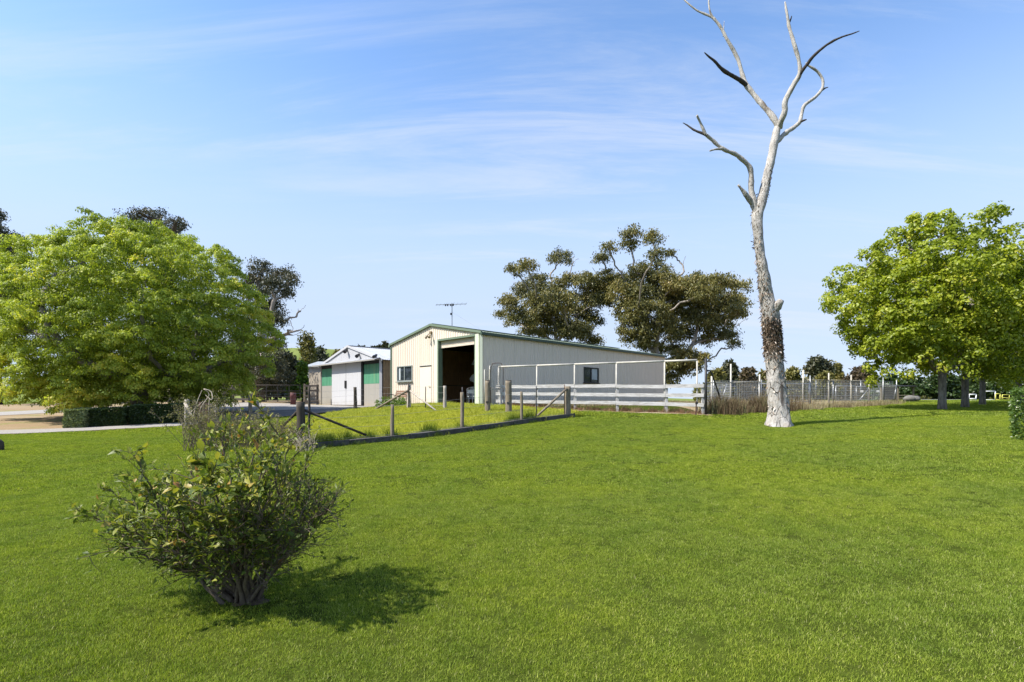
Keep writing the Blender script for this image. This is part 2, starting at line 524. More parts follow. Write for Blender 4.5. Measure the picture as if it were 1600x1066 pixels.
# ------------------------------------------------------------------ regions
S_FL = Vector((-7.23, 30.73)); S_F = Vector((.70711, -.70711)); S_G = Vector((.70711, .70711)); S_W = 8.1; S_L = 18.0
def in_shed(x, y, m=0.0):
    dx = x - S_FL.x; dy = y - S_FL.y
    s = (dx - dy) * .70711; q = (dx + dy) * .70711
    return (s > -m) & (s < S_W + m) & (q > -m) & (q < S_L + m)
def lawn_mask(x, y):
    ok = (y < edge_y(x)) | (x > -7.0)
    ok &= ~((x > -7.3) & (x < -1.3) & (((x + 7.23) * .70711 + (y - 30.73) * .70711) > -.02))    # in front of the shed wall
    # behind the white fence / reeds
    fy = np.interp(x, [-1.6, -.5, 7.8, 8.3, 15.5, 27.5, 33], [24.8, 24.75, 20.75, 21.2, 26.0, 36.0, 39])
    ok &= ~((x > -1.5) & (x < 33) & (y > fy))
    ok &= np.hypot(x + 2.15, y - 4.1) > .09
    ok &= np.hypot(x - 9.38, y - 18) > .36
    ok &= y < 62
    return ok
def fence_side(x, y):
    """True inside the wired enclosure (between its log edge, the shed and the tree shade strip)"""
    q = (x - -5.78) * (20.5 - 14.0) - (y - 14.0) * (2.38 + 5.78)
    return (q < -1.0) & (x > -7.2 - (y - 14) * .28) & (x < 2.6)

# ------------------------------------------------------------------ grass
PROTO = bpy.data.collections.new('patch source')
def make_patch(name, size, n, h, w, mat, seed, seedhead=0.0):
    rng = np.random.default_rng(seed)
    # tufts of a few blades, so that the surface is lumpy
    k = max(8, n // 5)
    tc_ = rng.uniform(-size / 2, size / 2, (k, 2))
    idx = rng.integers(0, k, n)
    xy = tc_[idx] + rng.normal(0, .012 + size * .02, (n, 2))
    th = rng.uniform(.5, 1.3, k); tt = rng.uniform(0, 1, k)
    H = h * th[idx] * rng.uniform(.6, 1.25, n)
    tint = np.clip(tt[idx] * .6 + rng.uniform(0, 1, n) * .5 - .05, 0, 1)
    V, Fc, tn = blade_arrays(np.c_[xy, np.full(n, -.012)], H, w * rng.uniform(.7, 1.3, n), rng.uniform(.15, .95, n), tint, rng)
    me = np_mesh(name, V, Fc, tn)
    me.materials.append(mat)
    return bpy.data.objects.new(name, me)

def scatter(name, protos, X, Y, Zr, sc, mat, label, cat, dz=0.0, kind='stuff', tilt=True):
    col = bpy.data.collections.new(name + ' source')
    for o in protos: col.objects.link(o)
    n = len(X)
    Z = gm(X, Y) + dz
    e = .2
    nx_ = -(gz_arr(X + e, Y) - gz_arr(X - e, Y)) / (2 * e); ny_ = -(gz_arr(X, Y + e) - gz_arr(X, Y - e)) / (2 * e)
    # Euler XYZ with the spin about the patch's own axis first
    rot = np.zeros((n, 3))
    for k in range(n):
        m = Vector((nx_[k], ny_[k], 1)).to_track_quat('Z', 'Y').to_matrix() @ Matrix.Rotation(Zr[k], 3, 'Z')
        rot[k] = m.to_euler()
    me = bpy.data.meshes.new(name)
    me.vertices.add(n)
    me.vertices.foreach_set('co', np.c_[X, Y, Z].astype(np.float32).ravel())
    a = me.attributes.new('rot', 'FLOAT_VECTOR', 'POINT'); a.data.foreach_set('vector', rot.astype(np.float32).ravel())
    a = me.attributes.new('scl', 'FLOAT_VECTOR', 'POINT'); a.data.foreach_set('vector', sc.astype(np.float32).ravel())
    a = me.attributes.new('pick', 'INT', 'POINT'); a.data.foreach_set('value', RNG.integers(0, len(protos), n).astype(np.int32))
    me.update()
    o = link(name, me, mat)
    tag(o, label, cat, kind=kind)
    ng = bpy.data.node_groups.new(name, 'GeometryNodeTree')
    ng.interface.new_socket('Geometry', in_out='INPUT', socket_type='NodeSocketGeometry')
    ng.interface.new_socket('Geometry', in_out='OUTPUT', socket_type='NodeSocketGeometry')
    N = ng.nodes.new; L = ng.links.new
    gi = N('NodeGroupInput'); go = N('NodeGroupOutput')
    ci = N('GeometryNodeCollectionInfo'); ci.inputs['Collection'].default_value = col
    ci.inputs['Separate Children'].default_value = True; ci.inputs['Reset Children'].default_value = True
    iop = N('GeometryNodeInstanceOnPoints'); iop.inputs['Pick Instance'].default_value = True
    def named(nm, ty):
        q = N('GeometryNodeInputNamedAttribute'); q.data_type = ty; q.inputs['Name'].default_value = nm
        return next(s for s in q.outputs if s.enabled and s.name == 'Attribute')
    L(gi.outputs[0], iop.inputs['Points']); L(ci.outputs[0], iop.inputs['Instance'])
    L(named('pick', 'INT'), iop.inputs['Instance Index'])
    e2r = N('FunctionNodeEulerToRotation')
    L(named('rot', 'FLOAT_VECTOR'), e2r.inputs[0]); L(e2r.outputs[0], iop.inputs['Rotation'])
    L(named('scl', 'FLOAT_VECTOR'), iop.inputs['Scale'])
    L(iop.outputs[0], go.inputs[0])
    md = o.modifiers.new('scatter', 'NODES'); md.node_group = ng
    return o

def grass_mat(name, stops, patch=(.55, .9), mul=(1.16, 1.10, .82), dark=(.72, .80, .70)):
    t = NT(name)
    at = t.n('ShaderNodeAttribute', attribute_name='tint').outputs['Fac']
    col = t.ramp(at, stops)
    p = t.pos()
    big = t.noise(p, .33, 5, .62, .3); mid = t.noise(p, 2.1, 4, .6)
    col = t.mix(t.mapr(big, .40, .62), col, mul, 'MULTIPLY')
    col = t.mix(t.mapr(mid, .46, .66, 0, .8), col, dark, 'MULTIPLY')
    return t.surf(col, .65, None, 0, .10, .38, t.mix(1.0, col, (1.3, 1.35, .5), 'MULTIPLY'))
GS = [(0.0, (.034, .056, .004)), (.36, (.160, .225, .026)), (.68, (.295, .370, .055)), (.90, (.40, .44, .12)), (1.0, (.54, .51, .28))]
M_grass = grass_mat('lawn grass', GS)
GS2 = [(0.0, (.19, .205, .02)), (.5, (.39, .415, .075)), (.85, (.47, .49, .11)), (1.0, (.55, .51, .24))]
M_grass2 = grass_mat('paddock grass', GS2)

def grid_pts(x0, x1, y0, y1, sp, rng):
    a = np.arange(x0, x1, sp); b = np.arange(y0, y1, sp)
    X, Y = np.meshgrid(a, b)
    X = X.ravel() + rng.uniform(-.5, .5, X.size) * sp; Y = Y.ravel() + rng.uniform(-.5, .5, Y.size) * sp
    return X, Y
def view(X, Y, m): return np.abs(X) < Y * 1.04 + m

bands = [(1.2, 8.5, .19, .30, 1350, .029, .0028, 4), (8.5, 20, .36, .56, 1500, .034, .0055, 4), (20, 62, .70, 1.05, 950, .046, .016, 3)]
allX = []; protos = []
gX = []; 
for bi, (y0, y1, sp, size, n, h, w, nv) in enumerate(bands):
    rng = np.random.default_rng(40 + bi)
    X, Y = grid_pts(-45, 45, y0, y1, sp, rng)
    k = view(X, Y, 2.0) & lawn_mask(X, Y) & ~fence_side(X, Y)
    X, Y = X[k], Y[k]
    n_ = len(X)
    lump = np.array([mnoise.noise(Vector((a * .9, b * .9, 2.0))) for a, b in zip(X, Y)])
    s = 1 + .22 * lump + rng.uniform(-.1, .1, n_)
    sc = np.c_[np.ones(n_), np.ones(n_), s]
    pr = [make_patch('grass_patch', size, n, h, w, M_grass, 100 * bi + q) for q in range(nv)]
    scatter('lawn_grass', pr, X, Y, rng.uniform(0, 6.283, n_), sc, M_grass,
            ['short dense green lawn grass in the foreground', 'short green lawn grass across the middle of the slope', 'sunlit green lawn grass farther up by the fences and trees'][bi], 'grass')

# longer yellow-green grass inside the wired enclosure
rng = np.random.default_rng(77)
X, Y = grid_pts(-9, 3, 13.5, 31, .30, rng)
k = lawn_mask(X, Y) & fence_side(X, Y)
X, Y = X[k], Y[k]
n_ = len(X)
lump = np.array([mnoise.noise(Vector((a * .8, b * .8, 9.0))) for a, b in zip(X, Y)])
near = np.clip(1 - ((Y - 14) * 8.16 - (X + 5.78) * 6.5) / 10.4 / 1.4, 0, 1)     # taller along the log
sc = np.c_[np.ones(n_), np.ones(n_), 1 + .45 * lump + rng.uniform(-.2, .2, n_) + 1.1 * near * rng.uniform(0, 1, n_) ** 2]
pr = [make_patch('grass_patch', .5, 330, .11, .009, M_grass2, 500 + q) for q in range(4)]
scatter('rough_grass', pr, X, Y, rng.uniform(0, 6.283, n_), sc, M_grass2, 'rough yellow-green grass inside the wire fenced enclosure', 'grass')

# ================================================================== MATERIALS OF BUILT THINGS
M_cream = m_painted('cream steel', (.68, .595, .495))
M_trim = m_painted('sage trim', (.145, .19, .135), amount=.15)
M_trimpale = m_painted('pale sage jamb', (.56, .60, .47), amount=.15)
M_green_dk = m_painted('dark green gutter', (.045, .075, .055), amount=.1)
M_concrete = m_plain('concrete', (.46, .44, .41), .9, .2, 3, bump=.3)
M_brown = m_wood('brown lining board', (.60, .36, .18), (.48, .27, .13), .8, (3, 3, .8))
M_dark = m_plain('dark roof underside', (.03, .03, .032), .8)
M_alu = m_plain('window aluminium', (.30, .33, .31), .4, .1, metal=.3)
M_black = m_plain('black steel', (.02, .02, .022), .5, .2)
M_galv = m_plain('galvanised steel', (.34, .35, .36), .42, .2, 8, metal=.75)
M_rust = m_plain('rusty steel', (.11, .06, .04), .8, .35, 20)
M_whitepaint = m_plain('white vehicle paint', (.74, .75, .77), .3, .04)
M_rubber = m_plain('rubber', (.02, .02, .02), .8)
t = NT('window glass')
nz = t.noise(t.obj(), 1.2, 3)
M_glass = t.surf(t.ramp(nz, [(.35, (.012, .016, .02)), (.7, (.035, .045, .055))]), .06, None, 0, .9)
M_curtain = m_plain('pale curtain', (.40, .44, .45), .8, .1, 3)
t = NT('green fibreglass')
o_ = t.obj()
bl = t.noise(t.scale(o_, (2.2, 2.2, .3)), 1.6, 4, .6)
c_ = t.ramp(bl, [(.35, (.075, .26, .15)), (.55, (.11, .33, .20)), (.75, (.20, .34, .17))])
M_fibre = t.surf(c_, .45, None, 0, .4, .15)
M_oldwhite = m_painted('weathered white steel', (.45, .455, .475), amount=.3)
M_fibro = m_painted('grey cement sheet', (.30, .285, .255), amount=.5)
M_zinc = m_plain('zincalume roof', (.36, .375, .40), .5, .10, 2.5, metal=.15)
M_oldbrown = m_wood('weathered brown boards', (.25, .19, .115), (.14, .10, .06))
M_paling = m_wood('grey palings', (.37, .33, .28), (.22, .19, .155))

# ================================================================== BIG CREAM SHED
ZS = 1.40
def W2(s, q, z): return Vector((S_FL.x + s * S_F.x + q * S_G.x, S_FL.y + s * S_F.y + q * S_G.y, z))
EAVE = 4.96; RIDGE = 5.72
def gable(s): return EAVE + (RIDGE - EAVE) * (1 - abs(s - S_W / 2) / (S_W / 2))
shed = empty('farm_shed', W2(S_W / 2, 9, ZS), 'big cream ribbed steel shed with green trim and an open roller door', 'shed')

def islands(mb):
    """splits mb into its connected pieces"""
    key = {}; ids = []
    for v in mb.v: ids.append(key.setdefault((round(v[0], 4), round(v[1], 4), round(v[2], 4)), len(key)))
    up = list(range(len(key)))
    def find(i):
        while up[i] != i: up[i] = up[up[i]]; i = up[i]
        return i
    for f in mb.f:
        for i in f[1:]: up[find(ids[i])] = find(ids[f[0]])
    out = {}
    for f in mb.f: out.setdefault(find(ids[f[0]]), []).append(f)
    for fs in out.values():
        m = MB()
        for f in fs: m.add([mb.v[i] for i in f], [tuple(range(len(f)))])
        yield m
def ribbed(s0, s1, pitch, rib):
    """profile points (s, depth) of ribbed sheet from s0 to s1"""
    pr = []
    k0 = math.floor(s0 / pitch) - 1
    for k in range(k0, int(s1 / pitch) + 2):
        c = k * pitch
        for ds, h in ((-.042, 0), (-.02, 1), (.02, 1), (.042, 0)):
            pr.append((c + ds, h * rib))
    S = [a for a, _ in pr]; H = [b for _, b in pr]
    ss = sorted(set([s0, s1] + [a for a in S if s0 < a < s1]))
    return [(a, float(np.interp(a, S, H))) for a in ss]
def wall_sheet(mb, s0, s1, bottom, top, to_world, holes=(), pitch=.19, rib=.028):
    prof = ribbed(s0, s1, pitch, rib)
    ex = set()
    for h in holes:
        for e in h[:2]:
            if s0 < e < s1: ex.add(e)
    if ex:
        S = [a for a, _ in prof]; H = [b for _, b in prof]
        prof = [(a, float(np.interp(a, S, H))) for a in sorted(set(S) | ex)]
    for (a, ha), (b, hb) in zip(prof, prof[1:]):
        m = (a + b) / 2
        cuts = [(bottom, None)]
        segs = [(bottom, 'top')]
        hz = sorted((h[2], h[3]) for h in holes if h[0] < m < h[1])
        lo = bottom; spans = []
        for z0, z1 in hz:
            if z0 > lo + 1e-4: spans.append((lo, z0, z0))
            lo = z1
        ta, tb = top(a), top(b)
        if lo < min(ta, tb): spans.append((lo, ta, tb))
        for z0, za, zb in spans:
            mb.add([to_world(a, ha, z0), to_world(b, hb, z0), to_world(b, hb, zb), to_world(a, ha, za)], [(0, 1, 2, 3)])

WIN = (.68, 2.24, 2.75, 3.645); PAD = (2.93, 4.04, ZS, 3.556); ROL = (4.66, 7.74, ZS, 4.80)
front = lambda s, h, z: W2(s, -h, z)
side = lambda q, h, z: W2(S_W + h, q, z)
SHEET = .76
k = 0
while k * SHEET < S_W:
    mb = MB()
    wall_sheet(mb, k * SHEET + .003, min((k + 1) * SHEET, S_W) - .003, ZS - .02, lambda s: gable(s) - .03, front, (WIN, PAD, ROL))
    for m_ in islands(mb): build('wall_sheet', m_, M_cream, shed)
    k += 1
WIN2 = (8.18, 9.70, 2.72, 3.66)
k = 0
while k * SHEET < S_L:
    mb = MB()
    wall_sheet(mb, k * SHEET + .003, min((k + 1) * SHEET, S_L) - .003, ZS - .02, lambda s: EAVE - .03, side, (WIN2,))
    for m_ in islands(mb): build('wall_sheet', m_, M_cream, shed)
    k += 1
mb = MB()
mb.add([W2(0, 0, ZS), W2(0, S_L, ZS), W2(0, S_L, EAVE), W2(0, 0, EAVE)], [(0, 1, 2, 3)])
mb.add([W2(0, S_L, ZS), W2(S_W, S_L, ZS), W2(S_W, S_L, EAVE), W2(S_W / 2, S_L, RIDGE), W2(0, S_L, EAVE)], [(0, 1, 2, 3, 4)])
build('wall', mb, M_cream, shed)
# slab, inner lining
mb = MB()
mb.add([W2(-.05, -.08, ZS), W2(S_W + .05, -.08, ZS), W2(S_W + .05, S_L + .05, ZS), W2(-.05, S_L + .05, ZS),
        W2(-.05, -.08, ZS - .6), W2(S_W + .05, -.08, ZS - .6), W2(S_W + .05, S_L + .05, ZS - .6), W2(-.05, S_L + .05, ZS - .6)],
       [(0, 1, 2, 3), (4, 5, 1, 0), (5, 6, 2, 1), (6, 7, 3, 2), (7, 4, 0, 3)])
build('floor_slab', mb, M_concrete, shed)
for k in range(8):                         # brown boards lining the inside of the long wall
    q0 = .25 + k * 1.2
    mb = MB(); mb.box(W2(.12, q0 + .597, ZS + .62), S_G.to_3d() * .592, S_F.to_3d() * .012, (0, 0, .6)); build('lining_board', mb, M_brown, shed)
    mb = MB(); mb.box(W2(.12, q0 + .597, ZS + 2.40), S_G.to_3d() * .592, S_F.to_3d() * .012, (0, 0, 1.14)); build('lining_board', mb, M_brown, shed)
mb = MB(); mb.beam(W2(.15, .25, ZS + 1.235), W2(.15, 9.8, ZS + 1.235), .03, .05); build('wall_batten', mb, M_oldbrown, shed)
mb = MB(); mb.add([W2(.14, 11.2, ZS), W2(S_W - .02, 11.2, ZS), W2(S_W - .02, 11.2, EAVE), W2(S_W / 2, 11.2, RIDGE), W2(.14, 11.2, EAVE), W2(.14, 11.25, ZS), W2(S_W - .02, 11.25, ZS), W2(S_W - .02, 11.25, EAVE), W2(S_W / 2, 11.25, RIDGE), W2(.14, 11.25, EAVE)], [(0, 1, 2, 3, 4), (9, 8, 7, 6, 5)]); build('inner_wall', mb, M_fibro, shed)
for sgn in (-1, 1):                        # dark insulation under the roof sheets
    e = .03 if sgn < 0 else S_W - .03
    mb = MB(); mb.add([W2(e, .12, EAVE - .02), W2(e, S_L - .1, EAVE - .02), W2(S_W / 2, S_L - .1, RIDGE - .03), W2(S_W / 2, .12, RIDGE - .03)], [(0, 1, 2, 3)]); build('roof_lining', mb, M_dark, shed)
# roof: ribbed sheets, two slopes, and trims
for sgn in (-1, 1):
    sh_n = 24
    for k in range(sh_n):
        q0 = -.06 + k * (S_L + .16) / sh_n; q1 = q0 + (S_L + .16) / sh_n - .004
        mb = MB()
        e = 0 if sgn < 0 else S_W
        ov = e + sgn * .06
        prof = ribbed(q0, q1, .19, .026)
        for (a, ha), (b, hb) in zip(prof, prof[1:]):
            mb.add([W2(ov, a, EAVE + .01 + ha), W2(ov, b, EAVE + .01 + hb), W2(S_W / 2, b, RIDGE + .02 + hb), W2(S_W / 2, a, RIDGE + .02 + ha)], [(0, 1, 2, 3)])
        build('roof_sheet', mb, M_trim, shed)
mb = MB(); mb.beam(W2(S_W / 2, -.1, RIDGE + .075), W2(S_W / 2, S_L + .12, RIDGE + .075), .34, .03); build('ridge_cap', mb, M_trim, shed)
for sgn in (-1, 1):
    e = -.1 if sgn < 0 else S_W + .1
    mb = MB()
    zz = EAVE - .005
    mb.beam(W2(e, -.075, zz + .01), W2(S_W / 2, -.075, RIDGE + .03), .10, .115)
    build('barge_cap', mb, M_trim, shed)
mb = MB(); mb.beam(W2(S_W + .11, -.12, EAVE - .06), W2(S_W + .11, S_L + .1, EAVE - .06), .14, .13); build('gutter', mb, M_green_dk, shed)
mb = MB(); mb.beam(W2(-.11, -.12, EAVE - .06), W2(-.11, S_L + .1, EAVE - .06), .14, .13); build('gutter', mb, M_trim, shed)
for s_, w_ in ((-.005, .10), (S_W + .012, .13)):
    mb = MB(); mb.beam(W2(s_, -.012, ZS), W2(s_, -.012, EAVE - .12), w_, .13, (0, 1, 0)); build('corner_flashing', mb, M_trimpale if s_ > 1 else M_trim, shed)
mb = MB(); mb.beam(W2(S_W, S_L + .02, ZS), W2(S_W, S_L + .02, EAVE - .13), .1, .1, (0, 1, 0)); build('corner_flashing', mb, M_cream, shed)
# roller door opening
mb = MB(); mb.box(W2(7.87, -.03, (ZS + 4.90) / 2), S_F.to_3d() * .13, S_G.to_3d() * .05, (0, 0, (4.90 - ZS) / 2)); build('door_jamb', mb, M_trimpale, shed)
mb = MB(); mb.box(W2(4.55, -.03, (ZS + 4.90) / 2), S_F.to_3d() * .11, S_G.to_3d() * .05, (0, 0, (4.90 - ZS) / 2)); build('door_jamb', mb, M_trimpale, shed)
mb = MB(); mb.box(W2(4.695, .07, (ZS + 4.8) / 2), S_F.to_3d() * .032, S_G.to_3d() * .14, (0, 0, (4.8 - ZS) / 2)); build('door_track', mb, M_trim, shed)
mb = MB(); mb.box(W2(7.70, .07, (ZS + 4.8) / 2), S_F.to_3d() * .032, S_G.to_3d() * .14, (0, 0, (4.8 - ZS) / 2)); build('door_track', mb, M_trim, shed)
mb = MB(); mb.box(W2(6.2, -.035, 4.855), S_F.to_3d() * 1.535, S_G.to_3d() * .05, (0, 0, .05)); build('door_head', mb, M_trim, shed)
mb = MB()
for k in range(5):
    mb.tube([W2(4.74, .12, 4.80 - .07 * k - .02), W2(7.66, .12, 4.80 - .07 * k - .02)], .036, 8)
mb.box(W2(6.2, .12, 4.47), S_F.to_3d() * 1.47, S_G.to_3d() * .025, (0, 0, .035))
build('roller_door', mb, M_cream, shed)
# personal door
mb = MB(); mb.box(W2((PAD[0] + PAD[1]) / 2, -.002, (PAD[2] + PAD[3]) / 2 - .01), S_F.to_3d() * .535, S_G.to_3d() * .012, (0, 0, (PAD[3] - PAD[2]) / 2 - .05))
pad = build('door', mb, M_cream, shed)
mb = MB(); mb.beam(W2(PAD[1] - .12, -.03, ZS + 1.02), W2(PAD[1] - .12, -.085, ZS + 1.02), .03, .03); mb.beam(W2(PAD[1] - .11, -.08, ZS + 1.02), W2(PAD[1] - .25, -.08, ZS + 1.02), .025, .025)
build('handle', mb, M_alu, pad)
mb = MB(); zt = PAD[3]
mb.beam(W2(PAD[0] + .06, -.03, zt), W2(PAD[1] - .02, -.03, zt), .05, .03)
build('door_rain_head', mb, M_alu, shed)
def window(parent, a, b, z0, z1, tw, fr, gl, sash_right=None, sillm=None):
    """a sliding window on a wall; tw(u, out, z) maps to the world"""
    m = MB(); w_ = .055
    ax = (tw(b, 0, z0) - tw(a, 0, z0)).normalized(); on = (tw(a, 1, z0) - tw(a, 0, z0)).normalized()
    def bar(u0, u1, za, zb, o0=.0, th=.045):
        m.box(tw((u0 + u1) / 2, o0, (za + zb) / 2), ax * (u1 - u0) / 2, on * th, (0, 0, (zb - za) / 2))
    bar(a, a + w_, z0, z1); bar(b - w_, b, z0, z1)
    bar(a + w_, b - w_, z0, z0 + w_); bar(a + w_, b - w_, z1 - w_, z1)
    c = (a + b) / 2
    bar(c - .03, c + .03, z0 + w_, z1 - w_, 0, .038)
    wob = build('window_frame', m, fr, parent)
    for u0, u1, mt in ((a + w_, c - .03, gl[0]), (c + .03, b - w_, gl[1])):
        m2 = MB(); m2.box(tw((u0 + u1) / 2, -.005, (z0 + z1) / 2), ax * (u1 - u0) / 2, on * .004, (0, 0, (z1 - z0) / 2 - w_)); build('pane', m2, mt, wob)
    m3 = MB(); m3.box(tw(c, .055, z0 - .03), ax * ((b - a) / 2 + .04), on * .06, (0, 0, .022)); build('sill', m3, sillm or fr, wob)
    return wob
wa = window(shed, *WIN, lambda u, o, z: W2(u, -.02 - o, z), M_alu, (M_glass, M_glass))
m3 = MB(); m3.box(W2(.92, -.018, (WIN[2] + WIN[3]) / 2), S_F.to_3d() * .08, S_G.to_3d() * .003, (0, 0, .36)); build('curtain', m3, M_curtain, wa)
wb = window(shed, *WIN2, lambda u, o, z: W2(S_W + .02 + o, u, z), M_black, (M_glass, M_glass))
m3 = MB(); m3.box(W2(S_W + .022, 9.3, (WIN2[2] + WIN2[3]) / 2 + .06), S_G.to_3d() * .28, S_F.to_3d() * .003, (0, 0, .33)); build('curtain', m3, M_curtain, wb)
# floodlight under the apex
fl = empty('floodlight', W2(S_W / 2 + .02, -.1, 5.25), 'twin floodlight under the gable peak of the cream shed', 'floodlight')
mb = MB(); mb.box(W2(S_W / 2, -.07, 5.33), S_F.to_3d() * .07, S_G.to_3d() * .05, (0, 0, .06)); build('mount', mb, M_oldbrown, fl)
for a in (-.2, .17):
    mb = MB(); p0 = W2(S_W / 2 + a * .25, -.12, 5.3); p1 = W2(S_W / 2 + a, -.3, 5.08 - abs(a) * .3)
    mb.tube([p0, p0.lerp(p1, .45), p0.lerp(p1, .5), p1], [.02, .02, .055, .085], 8); build('lamp_head', mb, m_plain('lamp shell', (.25, .2, .13), .5), fl)
# tv antenna
pA = W2(S_W / 2 + 1.45, .25, 0); pA.z = gable(S_W / 2 + 1.45)
an = empty('tv_antenna', pA, 'thin grey television antenna on a mast above the cream shed roof', 'antenna')
top = pA + Vector((0, 0, 1.32))
mb = MB(); mb.tube([pA - Vector((0, 0, .1)), top], .024, 6); build('mast', mb, M_galv, an)
mb = MB(); mb.tube([top - Vector((0, 0, .62)) + Vector((-.05, -.03, 0)), top - Vector((0, 0, .52)) + Vector((-.05, -.03, 0))], .045, 6); build('amplifier_box', mb, M_black, an)
bd = Vector((1, .25, .08)).normalized()
b0 = top - bd * .85 - Vector((0, 0, .06)); b1 = top + bd * .78 - Vector((0, 0, .06))
mb = MB(); mb.tube([b0, b1], .016, 6); build('boom', mb, M_galv, an)
ed = Vector((-.25, 1, 0)).normalized()
for u, l in ((.02, .34), (.14, .36), (.25, .40), (.33, .45), (.4, .5), (.47, .55), (.55, .62), (.68, .5), (.82, .45), (.97, .42)):
    c = b0.lerp(b1, u)
    mb = MB(); mb.tube([c - ed * l, c + ed * l], .007, 5); build('element', mb, M_galv, an)
for u in (.31, .38, .48, .56):
    c = b0.lerp(b1, u); mb = MB(); mb.box(c - Vector((0, 0, .03)), (.035, 0, 0), (0, .03, 0), (0, 0, .05)); build('insulator', mb, M_black, an)
mb = MB(); gp = W2(S_W / 2 + 3.4, .8, 0); gp.z = gable(S_W / 2 + 3.4) + .03; mb.tube([pA + Vector((0, 0, .85)), gp], .006, 4); build('guy_wire', mb, M_galv, an)

# white vehicle inside the shed
vh = empty('horse_truck', W2(5.0, 3.2, ZS), 'tall white vehicle with dark windscreen parked inside the open shed', 'truck')
def vbox(name, s0, s1, q0, q1, z0, z1, mat, tap=0.0, par=None):
    m = MB()
    vs = []
    for z, e in ((z0, 0), (z1, tap)):
        vs += [W2(s0 + e, q0 + e, z), W2(s1 - e, q0 + e, z), W2(s1 - e, q1, z), W2(s0 + e, q1, z)]
    m.add(vs, [(3, 2, 1, 0), (4, 5, 6, 7), (0, 1, 5, 4), (1, 2, 6, 5), (2, 3, 7, 6), (3, 0, 4, 7)])
    return build(name, m, mat, par or vh)
vs0, vs1 = 3.65, 5.95
vbox('body', vs0, vs1, 3.9, 8.5, ZS + .5, ZS + 2.75, M_whitepaint)
vbox('roof_pod', vs0 + .03, vs1 - .03, 3.15, 8.4, ZS + 2.35, ZS + 3.05, M_whitepaint, .22)
vbox('windscreen', vs0 + .1, vs1 - .1, 3.5, 3.88, ZS + 1.78, ZS + 2.33, M_glass, .05)
m = MB()
for q, f in ((2.95, 0), (3.85, 1)):
    c = (vs0 + vs1) / 2
    pts = [(-1.05, 1.55), (-.8, 1.78), (.8, 1.78), (1.05, 1.55), (.98, 1.38), (0, 1.12), (-.98, 1.38)]
    m.v += [tuple(W2(c + a, q, ZS + b)) for a, b in pts]
m.f += [tuple(range(7)), tuple(range(13, 6, -1))] + [(i_, i_ + 7, (i_ + 1) % 7 + 7, (i_ + 1) % 7) for i_ in range(7)]
build('bonnet', m, M_whitepaint, vh)
vbox('bumper', vs0 + .02, vs1 - .02, 3.0, 3.9, ZS + .32, ZS + 1.06, M_whitepaint, .04)
for s_ in (vs0 + .22, vs1 - .22):
    for q_ in (3.6, 7.4):
        m = MB(); m.tube([W2(s_ - .13, q_, ZS + .38), W2(s_ + .13, q_, ZS + .38)], .38, 16); build('wheel', m, M_rubber, vh)
# two chairs in the doorway
def chair(s, q, rz, label):
    e = empty('metal_chair', W2(s, q, ZS), label, 'chair', 'tubular chairs in the shed doorway')
    b = WL[e]
    ca, sa = math.cos(rz), math.sin(rz)
    def T(x, y, z): return b + Vector((x * ca - y * sa, x * sa + y * ca, z))
    for x in (-.23, .23):
        m = MB(); m.tube([T(x, -.24, 0), T(x, -.2, .44), T(x, -.18, .62), T(x, .02, .64), T(x, .2, .62)], .015, 6); build('leg', m, M_galv, e)
        m = MB(); m.tube([T(x, .27, 0), T(x, .2, .44), T(x, .26, .86)], .015, 6); build('leg', m, M_galv, e)
    m = MB(); m.box(T(0, 0, .45), (T(.22, 0, 0) - T(0, 0, 0)), (T(0, .2, 0) - T(0, 0, 0)), (0, 0, .015)); build('seat', m, M_curtain, e)
    m = MB(); m.tube([T(-.23, .26, .86), T(-.12, .275, .91), T(.12, .275, .91), T(.23, .26, .86)], .015, 6)
    build('back_rail', m, M_galv, e)
    m = MB(); m.box(T(0, .245, .72), (T(.2, 0, 0) - T(0, 0, 0)), (T(0, .012, 0) - T(0, 0, 0)), (0, 0, .1)); build('backrest', m, M_curtain, e)
chair(6.15, 1.1, .3, 'dark tubular chair in the shed doorway, the one farther from the jamb')
chair(6.95, .85, -.5, 'pale backed tubular chair in the shed doorway, close to the pale jamb')

# ================================================================== OLD PALE SHED
O_FR = Vector((-8.9, 35.0)); O_W = 9.3; O_L = 10.0
O_FL = O_FR - S_F * O_W
ZO = 1.30
def W3(s, q, z): return Vector((O_FL.x + s * S_F.x + q * S_G.x, O_FL.y + s * S_F.y + q * S_G.y, z))
old = empty('old_shed', W3(O_W / 2, 5, ZO), 'old pale gabled shed with green translucent panels and sliding doors', 'shed')
OE = 4.47; ORI = 5.70
# front: parts from left to right
def opanel(name, s0, s1, z0, z1, mat, out=0.0, pitch=.15, rib=.015):
    m = MB(); wall_sheet(m, s0, s1, z0, z1 if callable(z1) else (lambda s: z1), lambda s, h, z: W3(s, -out - h, z), (), pitch, rib)
    return build(name, m, mat, old)
GZ0 = ZO + 1.53
for s0, s1 in ((.1, 1.08), (1.086, 2.1)):
    opanel('translucent_panel', s0, s1, GZ0, OE - .3, M_fibre)
    opanel('lower_panel', s0, s1, ZO - .05, GZ0 - .004, M_fibro, 0, .3, .006)
for s0, s1 in ((6.86, 7.6), (7.606, 8.35), (8.356, 9.1)):
    opanel('translucent_panel', s0, s1, GZ0, OE - .25, M_fibre)
    opanel('lower_panel', s0, s1, ZO - .05, GZ0 - .004, M_fibro, 0, .3, .006)
def gz_old(s): return OE + (ORI - OE) * (1 - abs(s - O_W / 2) / (O_W / 2))
k = 0
while k * .9 < O_W:
    a, b = k * .9, min((k + 1) * .9, O_W)
    opanel('gable_panel', a + .003, b - .003, OE - .02, lambda s: gz_old(s) - .02, M_oldwhite, .06, .15, .012)
    k += 1
